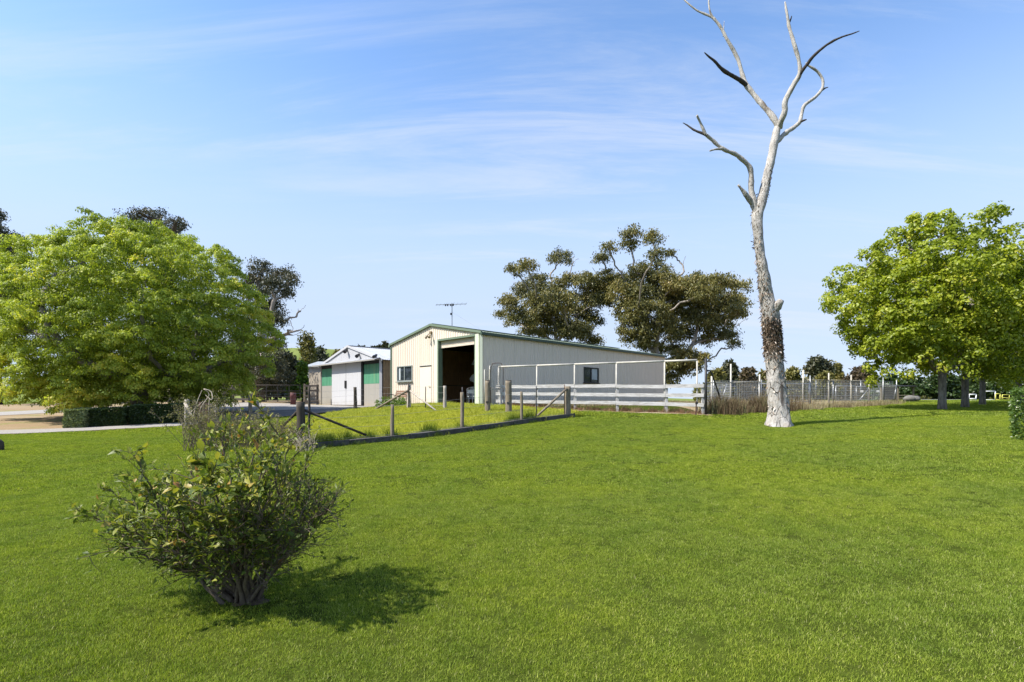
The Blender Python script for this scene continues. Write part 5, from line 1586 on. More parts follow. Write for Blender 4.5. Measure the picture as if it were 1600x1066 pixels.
# background trees: each its own, lesser in detail
def bg_tree(px, d, ytop, wpx, label, mat, seed, name='gum_tree', ybot=None, group=None, dense=1.0, lobes=7, leaf=(.46, .24), cat='tree'):
    rng = np.random.default_rng(seed)
    x = (px - CX) / F * d; g = gz(x, d)
    e = empty(name, (x, d, g), label, cat, group)
    H = zy(ytop, d) - g; wd = wpx * 1.25 * d / F / 2
    lo = (zy(ybot, d) - g) if ybot else H * .06
    C = []; 
    for i in range(lobes):
        u = rng.uniform(0, 1); a = rng.uniform(0, 6.283)
        zc = lo + (H - lo) * (.18 + .66 * u); rr = wd * (1 - .62 * u) * rng.uniform(.2, .75)
        C.append((x + math.cos(a) * rr, d + math.sin(a) * rr * .8, g + zc, wd * rng.uniform(.34, .55) * (1 - .3 * u), (H - lo) * rng.uniform(.15, .25)))
    C.append((x, d, g + H * .84, wd * .3, H * .15))
    pp = []; tt = []
    per = int(1300 * dense / (lobes + 1) * 3)
    for (cx_, cy_, cz_, r_, rz) in C:
        n = per
        q = unit(rng.normal(size=(n, 3))) * rng.uniform(.3, 1.05, (n, 1)) ** .5
        lumps = np.array([mnoise.noise(Vector((v[0] * 2.1 + cx_, v[1] * 2.1, v[2] * 2.1 + seed))) for v in q])
        q *= (1 + .5 * lumps)[:, None]
        pp.append(np.array([cx_, cy_, cz_]) + q * np.array([r_, r_, rz])); tt.append(np.clip(.45 + rng.normal(0, .08) + .3 * lumps + rng.normal(0, .15, n), 0, 1))
    p = np.concatenate(pp); t_ = np.concatenate(tt); n = len(p)
    p[:, 2] = np.maximum(p[:, 2], g + .1)
    s = max(1.0, d / 70)
    V, Fc, tn = leaf_arrays(p, rng.normal(0, .7, p.shape) + np.array([0, 0, -.5]), unit(rng.normal(0, 1, p.shape) + np.array([0, 0, .5])), leaf[0] * s * rng.uniform(.7, 1.3, n), leaf[1] * s * rng.uniform(.7, 1.3, n), t_, .15)
    link('crown', np_mesh('crown', V - np.array([x, d, g]), Fc, tn), mat, e)
    m = MB(); m.tube([Vector((x, d, g - .2)), Vector((x + .1, d, g + H * .3)), Vector((x, d, g + H * .8))], [H * .018 + .05, H * .013 + .04, .04], 8, True, .1, 1.0)
    for (cx_, cy_, cz_, r_, rz) in C: m.tube([Vector((x + .05, d, g + min(H * .3, lo + .5))), Vector(((x + cx_) / 2, (d + cy_) / 2, (g + H * .3 + cz_) / 2 + .2)), Vector((cx_, cy_, cz_))], [.045 * s, .03 * s, .015 * s], 5, False)
    build('trunk', m, M_trunk_dk, e, True)
    return e
G1 = 'trees beyond the mesh yard'
bg_tree(1118, 88, 578, 34, 'squat conical tree just right of the black strainer post, far off', M_gum, 61, group=G1, lobes=6)
bg_tree(1142, 95, 562, 30, 'two topped tall tree far off behind the mesh fence', M_gumdk, 62, group=G1, lobes=8)
bg_tree(1172, 92, 574, 40, 'reddish brown round tree far off just left of the dead trunk', m_leaf('reddish gum leaf', [(0, (.05, .045, .03)), (.6, (.10, .075, .04)), (1, (.16, .11, .06))], .5, .2), 63, group=G1)
bg_tree(1194, 100, 580, 26, 'small tree far off, partly hidden by the dead trunk', M_gum, 64, group=G1, lobes=5)
bg_tree(1240, 90, 573, 40, 'dark tree far off just right of the dead trunk', M_gum, 65, group=G1)
bg_tree(1276, 84, 557, 56, 'broadest dark round tree far off beyond the mesh yard', M_gumdk, 66, group=G1, dense=1.3)
bg_tree(1290, 70, 580, 40, 'yellowish low bush in front of the broad dark tree beyond the yard', M_gum, 67, name='bush', group=G1, lobes=6, cat='bush')
bg_tree(1308, 95, 566, 22, 'slim tree far off between the broad dark tree and the maples', M_gum, 68, group=G1, lobes=5)
bg_tree(1345, 88, 572, 54, 'brown round tree far off under the lowest maple branches', m_leaf('brown gum leaf', [(0, (.045, .035, .022)), (.6, (.09, .065, .035)), (1, (.14, .10, .055))], .5, .2), 69, group=G1)
bg_tree(1392, 60, 586, 60, 'dark green tree behind the far corner pole of the mesh yard', M_hedge, 70, group=G1, ybot=622)
G2 = 'dark trees behind the maples'
for i_, (px_, d_, yt, w_, lab) in enumerate([(1425, 58, 588, 60, 'dark bushy tree behind the small dark shelter'), (1470, 60, 584, 70, 'dark bushy tree filling the gap behind the nearest maple trunk'),
                                           (1520, 62, 586, 70, 'dark bushy tree behind the white frames'), (1570, 60, 584, 70, 'dark bushy tree behind the yellow frame'), (1625, 56, 570, 80, 'dark bushy tree at the right edge behind the maples')]):
    bg_tree(px_, d_, yt, w_, lab, M_hedge, 80 + i_, name='bushy_tree', ybot=625, group=G2, dense=2.2, leaf=(.36, .24))
G3 = 'trees left of the old shed'
bg_tree(472, 47, 564, 34, 'light green leafy bush left of the grey paling fence', M_shrub, 91, name='bush', ybot=626, group=G3, dense=1.2, leaf=(.28, .20), cat='bush')
bg_tree(448, 62, 548, 44, 'dark tree between the brownish gum and the light green bush', M_gumdk, 92, group=G3, ybot=622)
bg_tree(480, 85, 522, 44, 'open topped gum tree standing above the light green bush', M_gum, 93, group=G3, dense=.7, lobes=9)
bg_tree(500, 110, 542, 46, 'round dark tree behind the small grey roofed outbuilding', M_gumdk, 94, group=G3)
bg_tree(530, 120, 545, 42, 'brownish round tree seen just left of the old shed roof', M_gum, 95, group=G3)
bg_tree(418, 58, 560, 60, 'dark brown bushy tree behind the pipe gate', M_gumdk, 96, group=G3, ybot=624, dense=1.2)
bg_tree(360, 60, 560, 90, 'very dark bushy tree behind the dark timber yards', M_gumdk, 97, group=G3, ybot=624, dense=1.3)
bg_tree(290, 62, 560, 100, 'very dark bushy tree behind the yellow topped vehicle', M_gumdk, 98, group=G3, ybot=626, dense=1.3)
bg_tree(215, 60, 555, 110, 'very dark bushy tree hidden behind the middle of the bright dome tree', M_gumdk, 99, group=G3, ybot=626, dense=1.3)
G4 = 'trees on the far hill'
hs = [(551, 330, 543, 30, 'dark hill tree rising just left of the old shed gable'), (566, 345, 541, 22, 'small dark hill tree over the old shed ridge, nearest its gable'), (592, 350, 540, 16, 'small hill tree over the old shed roof, left of the big one'), (603, 330, 536, 20, 'biggest dark hill tree over the old shed roof'),
      (584, 360, 543, 10, 'tiniest hill tree over the old shed roof'), (612, 340, 541, 12, 'hill tree over the old shed roof touching the cream shed wall')]
for i_, (px_, d_, yt, w_, lab) in enumerate(hs):
    bg_tree(px_, d_, yt, w_, lab, M_gumdk, 110 + i_, group=G4, dense=.5, lobes=4)

# ---- clipped hedges
def hedge(a, b, width, h, label, mat, seed, n=5200, leaf=(.085, .055), group=None):
    rng = np.random.default_rng(seed)
    a = Vector(a); b = Vector(b); c = (a + b) / 2
    e = empty('hedge', (c.x, c.y, gz(c.x, c.y)), label, 'hedge', group)
    L = (b - a).length; ax = (b - a).normalized(); ay = Vector((-ax.y, ax.x, 0))
    u = rng.uniform(-L / 2, L / 2, n); v = rng.uniform(-width / 2, width / 2, n); w = rng.uniform(0.04, h, n)
    f = rng.integers(0, 10, n)
    w = np.where(f < 3, h - np.abs(rng.normal(0, .03, n)), w)
    v = np.where((f >= 3) & (f < 7), -np.sign(rng.normal(size=n) + .8) * (width / 2 - np.abs(rng.normal(0, .035, n))), v)
    u = np.where(f >= 7, np.where(f == 9, u, np.sign(rng.normal(size=n)) * (L / 2 - np.abs(rng.normal(0, .035, n)))), u)
    x = c.x + ax.x * u + ay.x * v; y = c.y + ax.y * u + ay.y * v
    lum = np.array([mnoise.noise(Vector((p * 1.6, q * 1.6, r * 1.6))) for p, q, r in zip(x, y, w)])
    x += ay.x * lum * .07; y += ay.y * lum * .07; w = np.maximum(.03, w + lum * .06)
    p = np.c_[x, y, gz_arr(x, y) + w]
    out = np.c_[ax.x * u / L + ay.x * v / width, ax.y * u / L + ay.y * v / width, (w - h / 2) / h]
    t_ = np.clip(.45 + .3 * lum + rng.normal(0, .2, n), 0, 1)
    V, Fc, tn = leaf_arrays(p, rng.normal(0, .8, p.shape) + out, unit(out + rng.normal(0, .5, p.shape) * .6), leaf[0] * rng.uniform(.7, 1.3, n), leaf[1] * rng.uniform(.7, 1.3, n), t_, .15)
    link('foliage', np_mesh('foliage', V - np.array(WL[e]), Fc, tn), mat, e)
    # woody inside: stems and a dense dark core of twigs
    m = MB()
    for i in range(int(L / .16)):
        q = a.lerp(b, (i + .5) / int(L / .16)); g = gz(q.x, q.y)
        for k in range(3):
            r0 = Vector((q.x, q.y, g - .05)); r1 = Vector((q.x + ay.x * (k - 1) * width * .36, q.y + ay.y * (k - 1) * width * .36, g + h * .88)) + ax * random.uniform(-.1, .1)
            m.tube([r0, r0.lerp(r1, .5) + ax * random.uniform(-.05, .05), r1], [.03, .022, .012], 4, False)
    build('stem', m, M_trunk_dk, e)
    return e
hedge(gpt(110, 22.8), gpt(140, 22.9), .8, .80, 'silvery green clipped hedge end with sunlight put into its leaf colour', M_hedge_lit, 120, 5200, group='clipped hedges by the drive')
hedge(gpt(142, 23.2), gpt(197, 23.6), .8, .78, 'dark clipped hedge block between the silvery one and the gap', M_hedge, 121, 7000, group='clipped hedges by the drive')
hedge(gpt(208, 24.0), gpt(292, 24.7), .85, .84, 'longest dark clipped hedge, right of the gap', M_hedge, 122, 10000, group='clipped hedges by the drive')
hedge((12.25, 11.7, 0), (14.6, 14.0, 0), 1.2, 1.16, 'glossy green clipped bush at the right edge of the lawn', m_leaf('glossy bush leaf', [(0, (.035, .07, .012)), (.6, (.085, .14, .02)), (1, (.17, .21, .05))], .3, .25), 123, 9000, (.07, .045))

# ================================================================== THE LEMON-LEAVED BUSH IN FRONT
M_twig = m_wood('bush twig', (.165, .13, .095), (.06, .046, .034), .9, (20, 20, 4), bump=.4)
M_twigpale = m_plain('dry pale cane', (.40, .34, .26), .8, .3, 10)
t = NT('bush leaf')
at = t.n('ShaderNodeAttribute', attribute_name='tint').outputs['Fac']
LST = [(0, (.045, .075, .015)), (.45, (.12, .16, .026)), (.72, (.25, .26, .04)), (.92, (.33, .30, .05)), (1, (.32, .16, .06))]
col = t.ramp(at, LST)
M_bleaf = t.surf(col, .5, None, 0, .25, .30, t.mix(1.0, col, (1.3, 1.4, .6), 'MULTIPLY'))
t = NT('bush big leaf')
rnd_ = t.n('ShaderNodeObjectInfo').outputs['Random']
o_ = t.obj()
col = t.ramp(rnd_, LST)
vein = t.noise(t.scale(o_, (30, 30, 30)), 2.0, 3)
col = t.mix(t.mapr(vein, .45, .7, 0, .35), col, (.30, .29, .10))
M_bigleaf = t.surf(col, .45, None, 0, .28, .30, t.mix(1.0, col, (1.3, 1.4, .6), 'MULTIPLY'))

bx_, by_ = -2.15, 4.1
bbase = Vector((bx_, by_, gz(bx_, by_)))
bush = empty('leafy_bush', bbase, 'twiggy half bare bush with glossy yellow-green leaves standing alone on the front lawn', 'bush')
rnd = random.Random(5)
BD = 4.1
stems = [(150, 806, -.05, .012, 1), (205, 776, .25, .013, 1), (232, 728, -.25, .013, 1), (296, 706, .3, .013, 1), (345, 668, 0, .014, 1), (404, 655, .25, .014, 1), (436, 660, -.2, .013, 1),
         (455, 668, .35, .012, .6), (478, 705, .15, .012, .35), (505, 772, 0, .012, .12), (492, 752, .45, .012, .12), (330, 715, -.5, .013, 1), (408, 716, -.5, .013, 1), (270, 800, -.45, .012, 1), (185, 842, -.2, .011, .5), (470, 815, -.35, .010, .15),
         (372, 690, .6, .012, .9), (262, 752, .1, .012, 1), (440, 742, -.35, .011, .5), (375, 760, -.62, .011, 1), (310, 770, -.55, .011, 1), (510, 800, .2, .010, .1), (250, 840, -.5, .010, .7), (215, 806, .05, .012, .9), (250, 786, -.3, .012, 1), (285, 745, .35, .012, 1), (498, 738, .3, .010, .15), (515, 786, .1, .009, .1), (200, 820, -.3, .010, .8), (415, 790, -.5, .010, .5), (350, 830, -.5, .010, .7)]
mstem = []; tw = MB(); LP = []          # LP: (point, direction, leafiness, outer)
def curve(p0, p1, n, wob, lift=0.0):
    out = []
    L = (p1 - p0).length
    for i in range(n + 1):
        u = i / n
        q = p0.lerp(p1, u) + Vector((0, 0, lift * L * u * (1 - u) * 4))
        if 0 < i: q += Vector((rnd.gauss(0, wob), rnd.gauss(0, wob), rnd.gauss(0, wob * .8)))
        out.append(q)
    return out
for (px, py, dy, r, leafy) in stems:
    tip = P(px, py + (26 if py < 760 else 8), BD + dy)
    root = bbase + Vector((rnd.uniform(-.12, .10), rnd.uniform(-.08, .08), -.03))
    h = tip.z - bbase.z
    side = tip.x - bbase.x
    k1 = root + Vector((side * .30, (tip.y - root.y) * .3, .16 + .12 * h)); k2 = root + Vector((side * .66, (tip.y - root.y) * .65, .10 + .55 * h))
    main, rr = smooth_path([root, k1, k2, tip], [r * 1.7, r * 1.2, r * .75, .003], .07)
    main = [main[0]] + [q + Vector((rnd.gauss(0, .011), rnd.gauss(0, .011), rnd.gauss(0, .009))) for q in main[1:]]
    m = MB(); m.tube(main, rr, 8, True, .18, 14.0, px); build('stem', m, M_twig, bush, True)
    nb = 17 if leafy > .5 else 26
    for b in range(nb):
        u = .32 + .68 * (b + rnd.random()) / nb
        i = min(len(main) - 2, int(u * (len(main) - 1))); p0 = main[i]
        out = (main[i + 1] - main[i]).normalized()
        d = (out * .7 + Vector((rnd.gauss(0, .6), rnd.gauss(0, .6), rnd.gauss(.22, .4)))).normalized()
        L = rnd.uniform(.12, .38) * (1.1 - .3 * u)
        if p0.z + d.z * L < bbase.z + .16: d = Vector((d.x, d.y, abs(d.z) + .35)).normalized()
        c = curve(p0, p0 + d * L, 4, L * .035, .04)
        tw.tube(c, [.0048, .004, .0034, .0027, .0018], 4, False)
        for s_ in range(4):
            j = rnd.randint(1, 4); q = c[j]
            d2 = (d * .8 + Vector((rnd.gauss(0, .6), rnd.gauss(0, .6), rnd.gauss(.15, .45)))).normalized(); L2 = rnd.uniform(.05, .15)
            if q.z + d2.z * L2 < bbase.z + .12: d2 = Vector((d2.x, d2.y, abs(d2.z) + .3)).normalized()
            c2 = curve(q, q + d2 * L2, 2, L2 * .05)
            tw.tube(c2, [.0028, .0022, .0014], 3, False)
            LP.append((c2[-1], d2, leafy, u)); LP.append((c2[1], d2, leafy, u))
        LP.append((c[-1], d, leafy, u)); LP.append((c[2], d, leafy, u * .8)); LP.append((c[3], d, leafy, u * .9))
tag(build('twig', tw, M_twig, bush), kind='stuff')
# crown stub at the base
m = MB(); m.tube([bbase - Vector((0, 0, .08)), bbase + Vector((0, 0, .04)), bbase + Vector((-.01, 0, .13)), bbase + Vector((-.03, 0, .19))], [.07, .065, .05, .02], 12, True, .9, 14.0); build('stump', m, M_twig, bush, True)
# leaves: the biggest, nearest ones are pieces of their own
def leaf_mesh(name, L, W, bend, fold, seed):
    rn = random.Random(seed); vs = []; fs = []
    prof = [(0, .03), (.15, .55), (.4, 1.0), (.65, .88), (.85, .48), (1, .0)]
    for (u, w) in prof:
        z = -bend * u * u * L; x = w * W / 2 * (1 + rn.uniform(-.12, .12))
        vs += [(-x, u * L, z + fold * x), (0, u * L, z), (x, u * L, z + fold * x * rn.uniform(.7, 1.2))]
    for i in range(len(prof) - 1):
        a = i * 3
        fs += [(a, a + 1, a + 4, a + 3), (a + 1, a + 2, a + 5, a + 4)]
    me = bpy.data.meshes.new(name); me.from_pydata(vs, [], fs); me.polygons.foreach_set('use_smooth', [True] * len(fs)); me.update(); me.materials.append(M_bigleaf)
    return me
LM = [leaf_mesh('leaf', .082, .042, .25, .25, 1), leaf_mesh('leaf', .070, .038, .45, .15, 2), leaf_mesh('leaf', .092, .050, .15, .4, 3), leaf_mesh('leaf', .062, .034, -.2, .3, 4)]
rng = np.random.default_rng(9)
cand = [q for q in LP if q[2] >= .6]
sunv = np.array(sun_from)
def prio(q):
    p = q[0]
    return -(p.y - 4.1) * 1.2 + (p.z) * .55 - p.x * .10 + rng.normal(0, .22)
order = sorted(cand, key=prio, reverse=True)
nbig = 0
for q in order:
    if nbig >= 290: break
    p, d, lf, u = q
    o = bpy.data.objects.new('leaf', LM[nbig % 4]); COL.objects.link(o); o.parent = bush
    o.location = p - bbase
    dv = Vector((d.x + rnd.gauss(0, .5), d.y - .25 + rnd.gauss(0, .5), d.z * .4 + rnd.gauss(.05, .4))).normalized()
    up = Vector((rnd.gauss(-.3, .5), rnd.gauss(-.35, .5), 1))
    xx = dv.cross(up).normalized(); zz = xx.cross(dv)
    s = rnd.uniform(.65, 1.2)
    o.matrix_local = Matrix.Translation(p - bbase) @ Matrix((xx, dv, zz)).transposed().to_4x4() @ Matrix.Scale(s, 4)
    nbig += 1
C = []; A = []; N = []; L = []; W = []; T = []
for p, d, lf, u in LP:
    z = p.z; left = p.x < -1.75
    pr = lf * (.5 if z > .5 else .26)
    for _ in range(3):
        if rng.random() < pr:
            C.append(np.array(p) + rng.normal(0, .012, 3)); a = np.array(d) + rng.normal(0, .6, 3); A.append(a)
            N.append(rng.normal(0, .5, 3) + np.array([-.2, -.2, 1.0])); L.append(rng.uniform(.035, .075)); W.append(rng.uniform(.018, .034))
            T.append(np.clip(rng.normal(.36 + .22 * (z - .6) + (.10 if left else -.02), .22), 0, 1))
    # small slender leaves on the barer side
    for _ in range(2):
        C.append(np.array(p) + rng.normal(0, .01, 3)); A.append(np.array(d) + rng.normal(0, .6, 3)); N.append(rng.normal(0, 1, 3)); L.append(rng.uniform(.015, .035)); W.append(rng.uniform(.005, .01)); T.append(np.clip(rng.normal(.3, .2), 0, 1))
V, Fc, tn = leaf_arrays(np.array(C), np.array(A), np.array(N), np.array(L), np.array(W), np.array(T), .25)
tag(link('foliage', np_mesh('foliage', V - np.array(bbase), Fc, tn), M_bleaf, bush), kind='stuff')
# bare soil and fallen leaves at its foot
m = MB(); n_ = 28
ctr = [(bx_ + .05, by_ - .02, gz(bx_, by_) + .012)]
ring = []
for i in range(n_):
    a = 2 * math.pi * i / n_; r = .115 * (1 + .5 * mnoise.noise(Vector((math.cos(a) * 1.5, math.sin(a) * 1.5, 4))))
    ring.append((bx_ + .05 + math.cos(a) * r * 1.15, by_ - .02 + math.sin(a) * r, gz(bx_ + math.cos(a) * r, by_ + math.sin(a) * r) + .006))
m.add(ctr + ring, [(0, i + 1, (i + 1) % n_ + 1) for i in range(n_)])
tag(build('bare_soil', m, m_plain('bush soil', (.095, .06, .038), .95, .4, 30, bump=.6)), 'patch of bare brown soil under the leafy bush', 'soil', kind='structure')

# ================================================================== DRY SHRUB BEHIND IT
M_twigdry = m_plain('dry twig', (.15, .12, .08), .85, .4, 10)
def twiggy(name, label, px0, px1, d0, ytop, n, seed, mat, leafmat=None, leafn=0, hmin=.5, lean=.35, cat='shrub', dspread=.8, tcen=.5, stem_r=.009, tcol=None):
    rnd = random.Random(seed); rng = np.random.default_rng(seed)
    c = gpt((px0 + px1) / 2, d0)
    e = empty(name, c, label, cat)
    m = MB(); tips = []
    s_ = d0 / 13
    for k in range(n):
        px = rnd.uniform(px0, px1); d = d0 + rnd.uniform(-dspread, dspread); b = gpt(px, d)
        yt = ytop(px) if callable(ytop) else ytop
        H = max(.15, zy(yt, d) - b.z) * rnd.uniform(hmin, 1.03)
        t_ = b + Vector((rnd.gauss(0, lean) * H, rnd.gauss(0, lean * .7) * H, H))
        mid = b.lerp(t_, .5) + Vector((rnd.gauss(0, .07), rnd.gauss(0, .07), .04)) * H
        pts, rr = smooth_path([b, mid, t_], [stem_r, stem_r * .7, .002], .12)
        m.tube(pts, rr, 4, False)
        for q in range(7):
            i = rnd.randint(len(pts) // 3, len(pts) - 1); p = pts[i]
            dv = Vector((rnd.gauss(0, .8), rnd.gauss(0, .8), rnd.gauss(.5, .4))).normalized(); L_ = rnd.uniform(.08, .32) * min(1.3, H)
            q1 = p + dv * L_ * .5 + Vector((rnd.gauss(0, .02), 0, rnd.gauss(0, .02))); q2 = p + dv * L_
            m.tube([p, q1, q2], [stem_r * .4, stem_r * .3, .0012], 3, False)
            tips += [q2, q1]
    tag(build('twig', m, mat, e), kind='stuff')
    if leafmat and leafn:
        idx = rng.integers(0, len(tips), leafn)
        p = np.array([tips[i] for i in idx]) + rng.normal(0, .03, (leafn, 3))
        V, Fc, tn = leaf_arrays(p, rng.normal(0, 1, p.shape) + np.array([0, 0, .3]), rng.normal(0, 1, p.shape) + np.array([0, 0, .7]), rng.uniform(.03, .07, leafn) * s_, rng.uniform(.012, .028, leafn) * s_, np.clip(rng.normal(tcen, .2, leafn), 0, 1), .2)
        tag(link('foliage', np_mesh('foliage', V - np.array(c), Fc, tn), leafmat, e), kind='stuff')
    return e
M_dryleaf = m_leaf('dry shrub leaf', [(0, (.07, .08, .03)), (.5, (.18, .165, .075)), (1, (.36, .30, .18))], .7, .3)
twiggy('dry_shrub', 'straggly dry grey shrub by the left end of the fenced enclosure, behind the leafy bush', 286, 425, 14.5, lambda px: 634 - 14 * math.sin((px - 280) * .04), 150, 131, M_twigdry, M_dryleaf, 6500, .45, .25)
twiggy('dry_shrub', 'low straw coloured weeds between the dry grey shrub and the dark corner post', 400, 468, 15.0, lambda px: 648 + (px - 395) * .22, 120, 132, M_twigdry, M_dryleaf, 3500, .4, .25)
twiggy('weed_clump', 'dry stalks growing round the foot of the dark corner post', 462, 492, 13.7, 668, 34, 133, M_twigpale, M_dryleaf, 200, .3, .35, dspread=.25, cat='weeds')
twiggy('weed_clump', 'leafy garden weeds round the bench at the corner of the cream shed', 588, 634, 27.4, 622, 46, 134, M_twig, M_shrub, 1500, .3, .25, dspread=.9, cat='weeds', tcen=.55)
for (a_, b_, c_, lab) in (((340, 612), (355, 622), (336, 600), 'thin pale dead cane bent over above the dry grey shrub'),):
    pass
e = empty('dead_cane', P(318, 640, 14.6), 'bare silver dead canes sticking up out of the dry grey shrub', 'dead branch')
for pts_ in ([(311, 668), (318, 640), (327, 617), (319, 608)], [(319, 608), (330, 612), (336, 625), (322, 617)], [(304, 664), (313, 632), (318, 610)], [(352, 668), (340, 650), (333, 632)], [(326, 660), (330, 636), (329, 622)], [(300, 645), (306, 636), (311, 627)]):
    m = MB(); pts, rr = smooth_path([P(a, b, 14.5) + Vector((0, rnd.uniform(-.2, .2), 0)) for a, b in pts_], list(np.linspace(.014, .006, len(pts_))), .06); m.tube(pts, rr, 5); build('cane', m, M_twigpale, e, True)

# ================================================================== TALL GRASSES
def tall_grass(name, label, X, Y, hmin, hmax, w, stops, seed, per=60, spread=.12, cat='grass'):
    rng = np.random.default_rng(seed)
    n = len(X); idx = np.repeat(np.arange(n), per)
    H = rng.uniform(hmin, hmax, n)[idx] * rng.uniform(.45, 1.1, n * per)
    x = X[idx] + rng.normal(0, spread, n * per); y = Y[idx] + rng.normal(0, spread * .7, n * per)
    tint = np.clip(rng.uniform(.1, .9, n)[idx] * .6 + rng.uniform(0, .4, n * per), 0, 1)
    V, Fc, tn = blade_arrays(np.c_[x, y, gz_arr(x, y) - .02], H, w * rng.uniform(.6, 1.3, n * per), rng.uniform(.05, .7, n * per), tint, rng)
    o = link(name, np_mesh(name, V, Fc, tn), m_leaf(name + ' blade', stops, .7, .3, (1.1, 1.05, .8), .1))
    return tag(o, label, cat, kind='stuff')
STRAW = [(0, (.085, .065, .035)), (.3, (.22, .17, .10)), (.6, (.40, .34, .21)), (.85, (.20, .22, .075)), (1, (.54, .48, .33))]
REED = [(0, (.055, .038, .024)), (.35, (.14, .095, .058)), (.6, (.24, .19, .11)), (.85, (.19, .21, .09)), (1, (.42, .37, .25))]
rng = np.random.default_rng(201)
def line_pts(pts, n, sd):
    pts = np.array(pts, float); s = np.r_[0, np.cumsum(np.linalg.norm(np.diff(pts, axis=0), axis=1))]
    u = rng.uniform(0, s[-1], n)
    return np.interp(u, s, pts[:, 0]) + rng.normal(0, sd, n), np.interp(u, s, pts[:, 1]) + rng.normal(0, sd, n)
X, Y = line_pts([(8.3, 21.5), XY(1150, 22.6), XY(1190, 23.6), XY(1230, 25.0)], 85, .28)
tall_grass('reed_grass', 'tall brown rushes between the black strainer post and the dead tree', X, Y, .35, 1.05, .014, REED, 202, 90, .17)
X, Y = line_pts([XY(1230, 25.2), XY(1300, 27.8), XY(1350, 31), XY(1402, 36.0)], 140, .28)
tall_grass('dry_grass', 'dry straw coloured grass along the foot of the mesh yard fence', X, Y, .12, .42, .014, STRAW, 203, 80, .16)
X = rng.uniform(9, 27, 420); Y = rng.uniform(23, 46, 420); k = Y > np.interp(X, [8.3, 15.5, 27.5], [22.5, 27.0, 37.5]); X, Y = X[k], Y[k]
tall_grass('dry_grass', 'scattered dry grass inside the mesh yard', X, Y, .10, .35, .016, STRAW, 204, 50, .25)
X, Y = line_pts([(-.3, 24.9), (2.4, 23.8), (5.4, 22.4), (8.0, 21.1)], 180, .10)
tall_grass('dry_grass', 'reddish dry grass and weeds under the white rail fence', X, Y, .08, .32, .011, [(0, (.10, .055, .03)), (.4, (.26, .155, .09)), (.7, (.36, .26, .16)), (.88, (.13, .18, .04)), (1, (.42, .34, .22))], 205, 60, .10)
X, Y = line_pts([(0.5, 25.6), (4, 28), (9.5, 33.0), (12.5, 37)], 160, .5)
tall_grass('dry_grass', 'pale dry grass between the white rail fence and the cream shed wall', X, Y, .1, .4, .014, STRAW, 206, 60, .22)
GRN = [(0, (.035, .065, .01)), (.5, (.075, .125, .015)), (.9, (.15, .19, .03)), (1, (.36, .33, .16))]
X = []; Y = []
for px_, s_ in ((613, 5), (668, 9), (664, 7), (722, 5), (800, 8), (818, 9), (830, 9), (480, 10), (500, 9), (520, 8), (545, 6), (575, 7)):
    x, y = on_log(px_)
    for _ in range(s_):
        yy = y + rng.uniform(.15, .55); X.append((px_ - CX) / F * yy + rng.normal(0, .12)); Y.append(yy)
tall_grass('tall_grass', 'tufts of taller green grass left unmown along the sleeper edge and posts', np.array(X), np.array(Y), .18, .52, .009, GRN, 207, 70, .08)

X = []; Y = []
rng = np.random.default_rng(210)
for _ in range(150):
    x, y = on_log(rng.uniform(474, 885)); X.append(x + rng.normal(0, .03)); Y.append(y + rng.choice([-.16, .16, .2]) + rng.normal(0, .04))
tall_grass('edge_grass', 'short ragged grass growing against the sleeper edge', np.array(X), np.array(Y), .08, .20, .007, GRN, 211, 40, .09)
# ================================================================== ODDS AND ENDS
# vehicle in the shade behind the hedges
p0 = gpt(279, 35.5)
vh2 = empty('parked_vehicle', p0, 'yellow topped grey vehicle parked in deep shade behind the longest clipped hedge', 'vehicle')
M_yellow = m_plain('yellow paint', (.60, .40, .02), .4, .08); M_greyv = m_plain('grey body', (.16, .17, .18), .4, .1, metal=.2)
def vb(name, x0, x1, y0, y1, z0, z1, mat, tap=0.0, par=None):
    m = MB(); vs = []
    for z, e_ in ((z0, 0), (z1, tap)):
        vs += [p0 + Vector((x0 + e_, y0 + e_ * .5, z)), p0 + Vector((x1 - e_, y0 + e_ * .5, z)), p0 + Vector((x1 - e_, y1 - e_ * .5, z)), p0 + Vector((x0 + e_, y1 - e_ * .5, z))]
    m.add(vs, [(3, 2, 1, 0), (4, 5, 6, 7), (0, 1, 5, 4), (1, 2, 6, 5), (2, 3, 7, 6), (3, 0, 4, 7)])
    return build(name, m, mat, par or vh2)
zt_ = zy(606.5, 35.5) - p0.z
vb('body', -.75, 2.4, 0, 1.7, .35, zt_ - .62, M_greyv)
vb('cabin', -.5, 1.5, .08, 1.62, zt_ - .618, zt_ - .16, M_glass, .14)
vb('roof', -.42, 1.42, .1, 1.6, zt_ - .158, zt_, M_yellow, .06)
for x_ in (-.1, 1.7):
    for y_ in (.05, 1.65):
        m = MB(); m.tube([p0 + Vector((x_, y_ - .12, .33)), p0 + Vector((x_, y_ + .12, .33))], .33, 14); build('wheel', m, M_rubber, vh2)
m = MB(); m.tube([p0 + Vector((-.78, .2, zt_ - .75)), p0 + Vector((-.74, .2, zt_ - .75))], .09, 10); build('headlight', m, M_whitepaint, vh2)
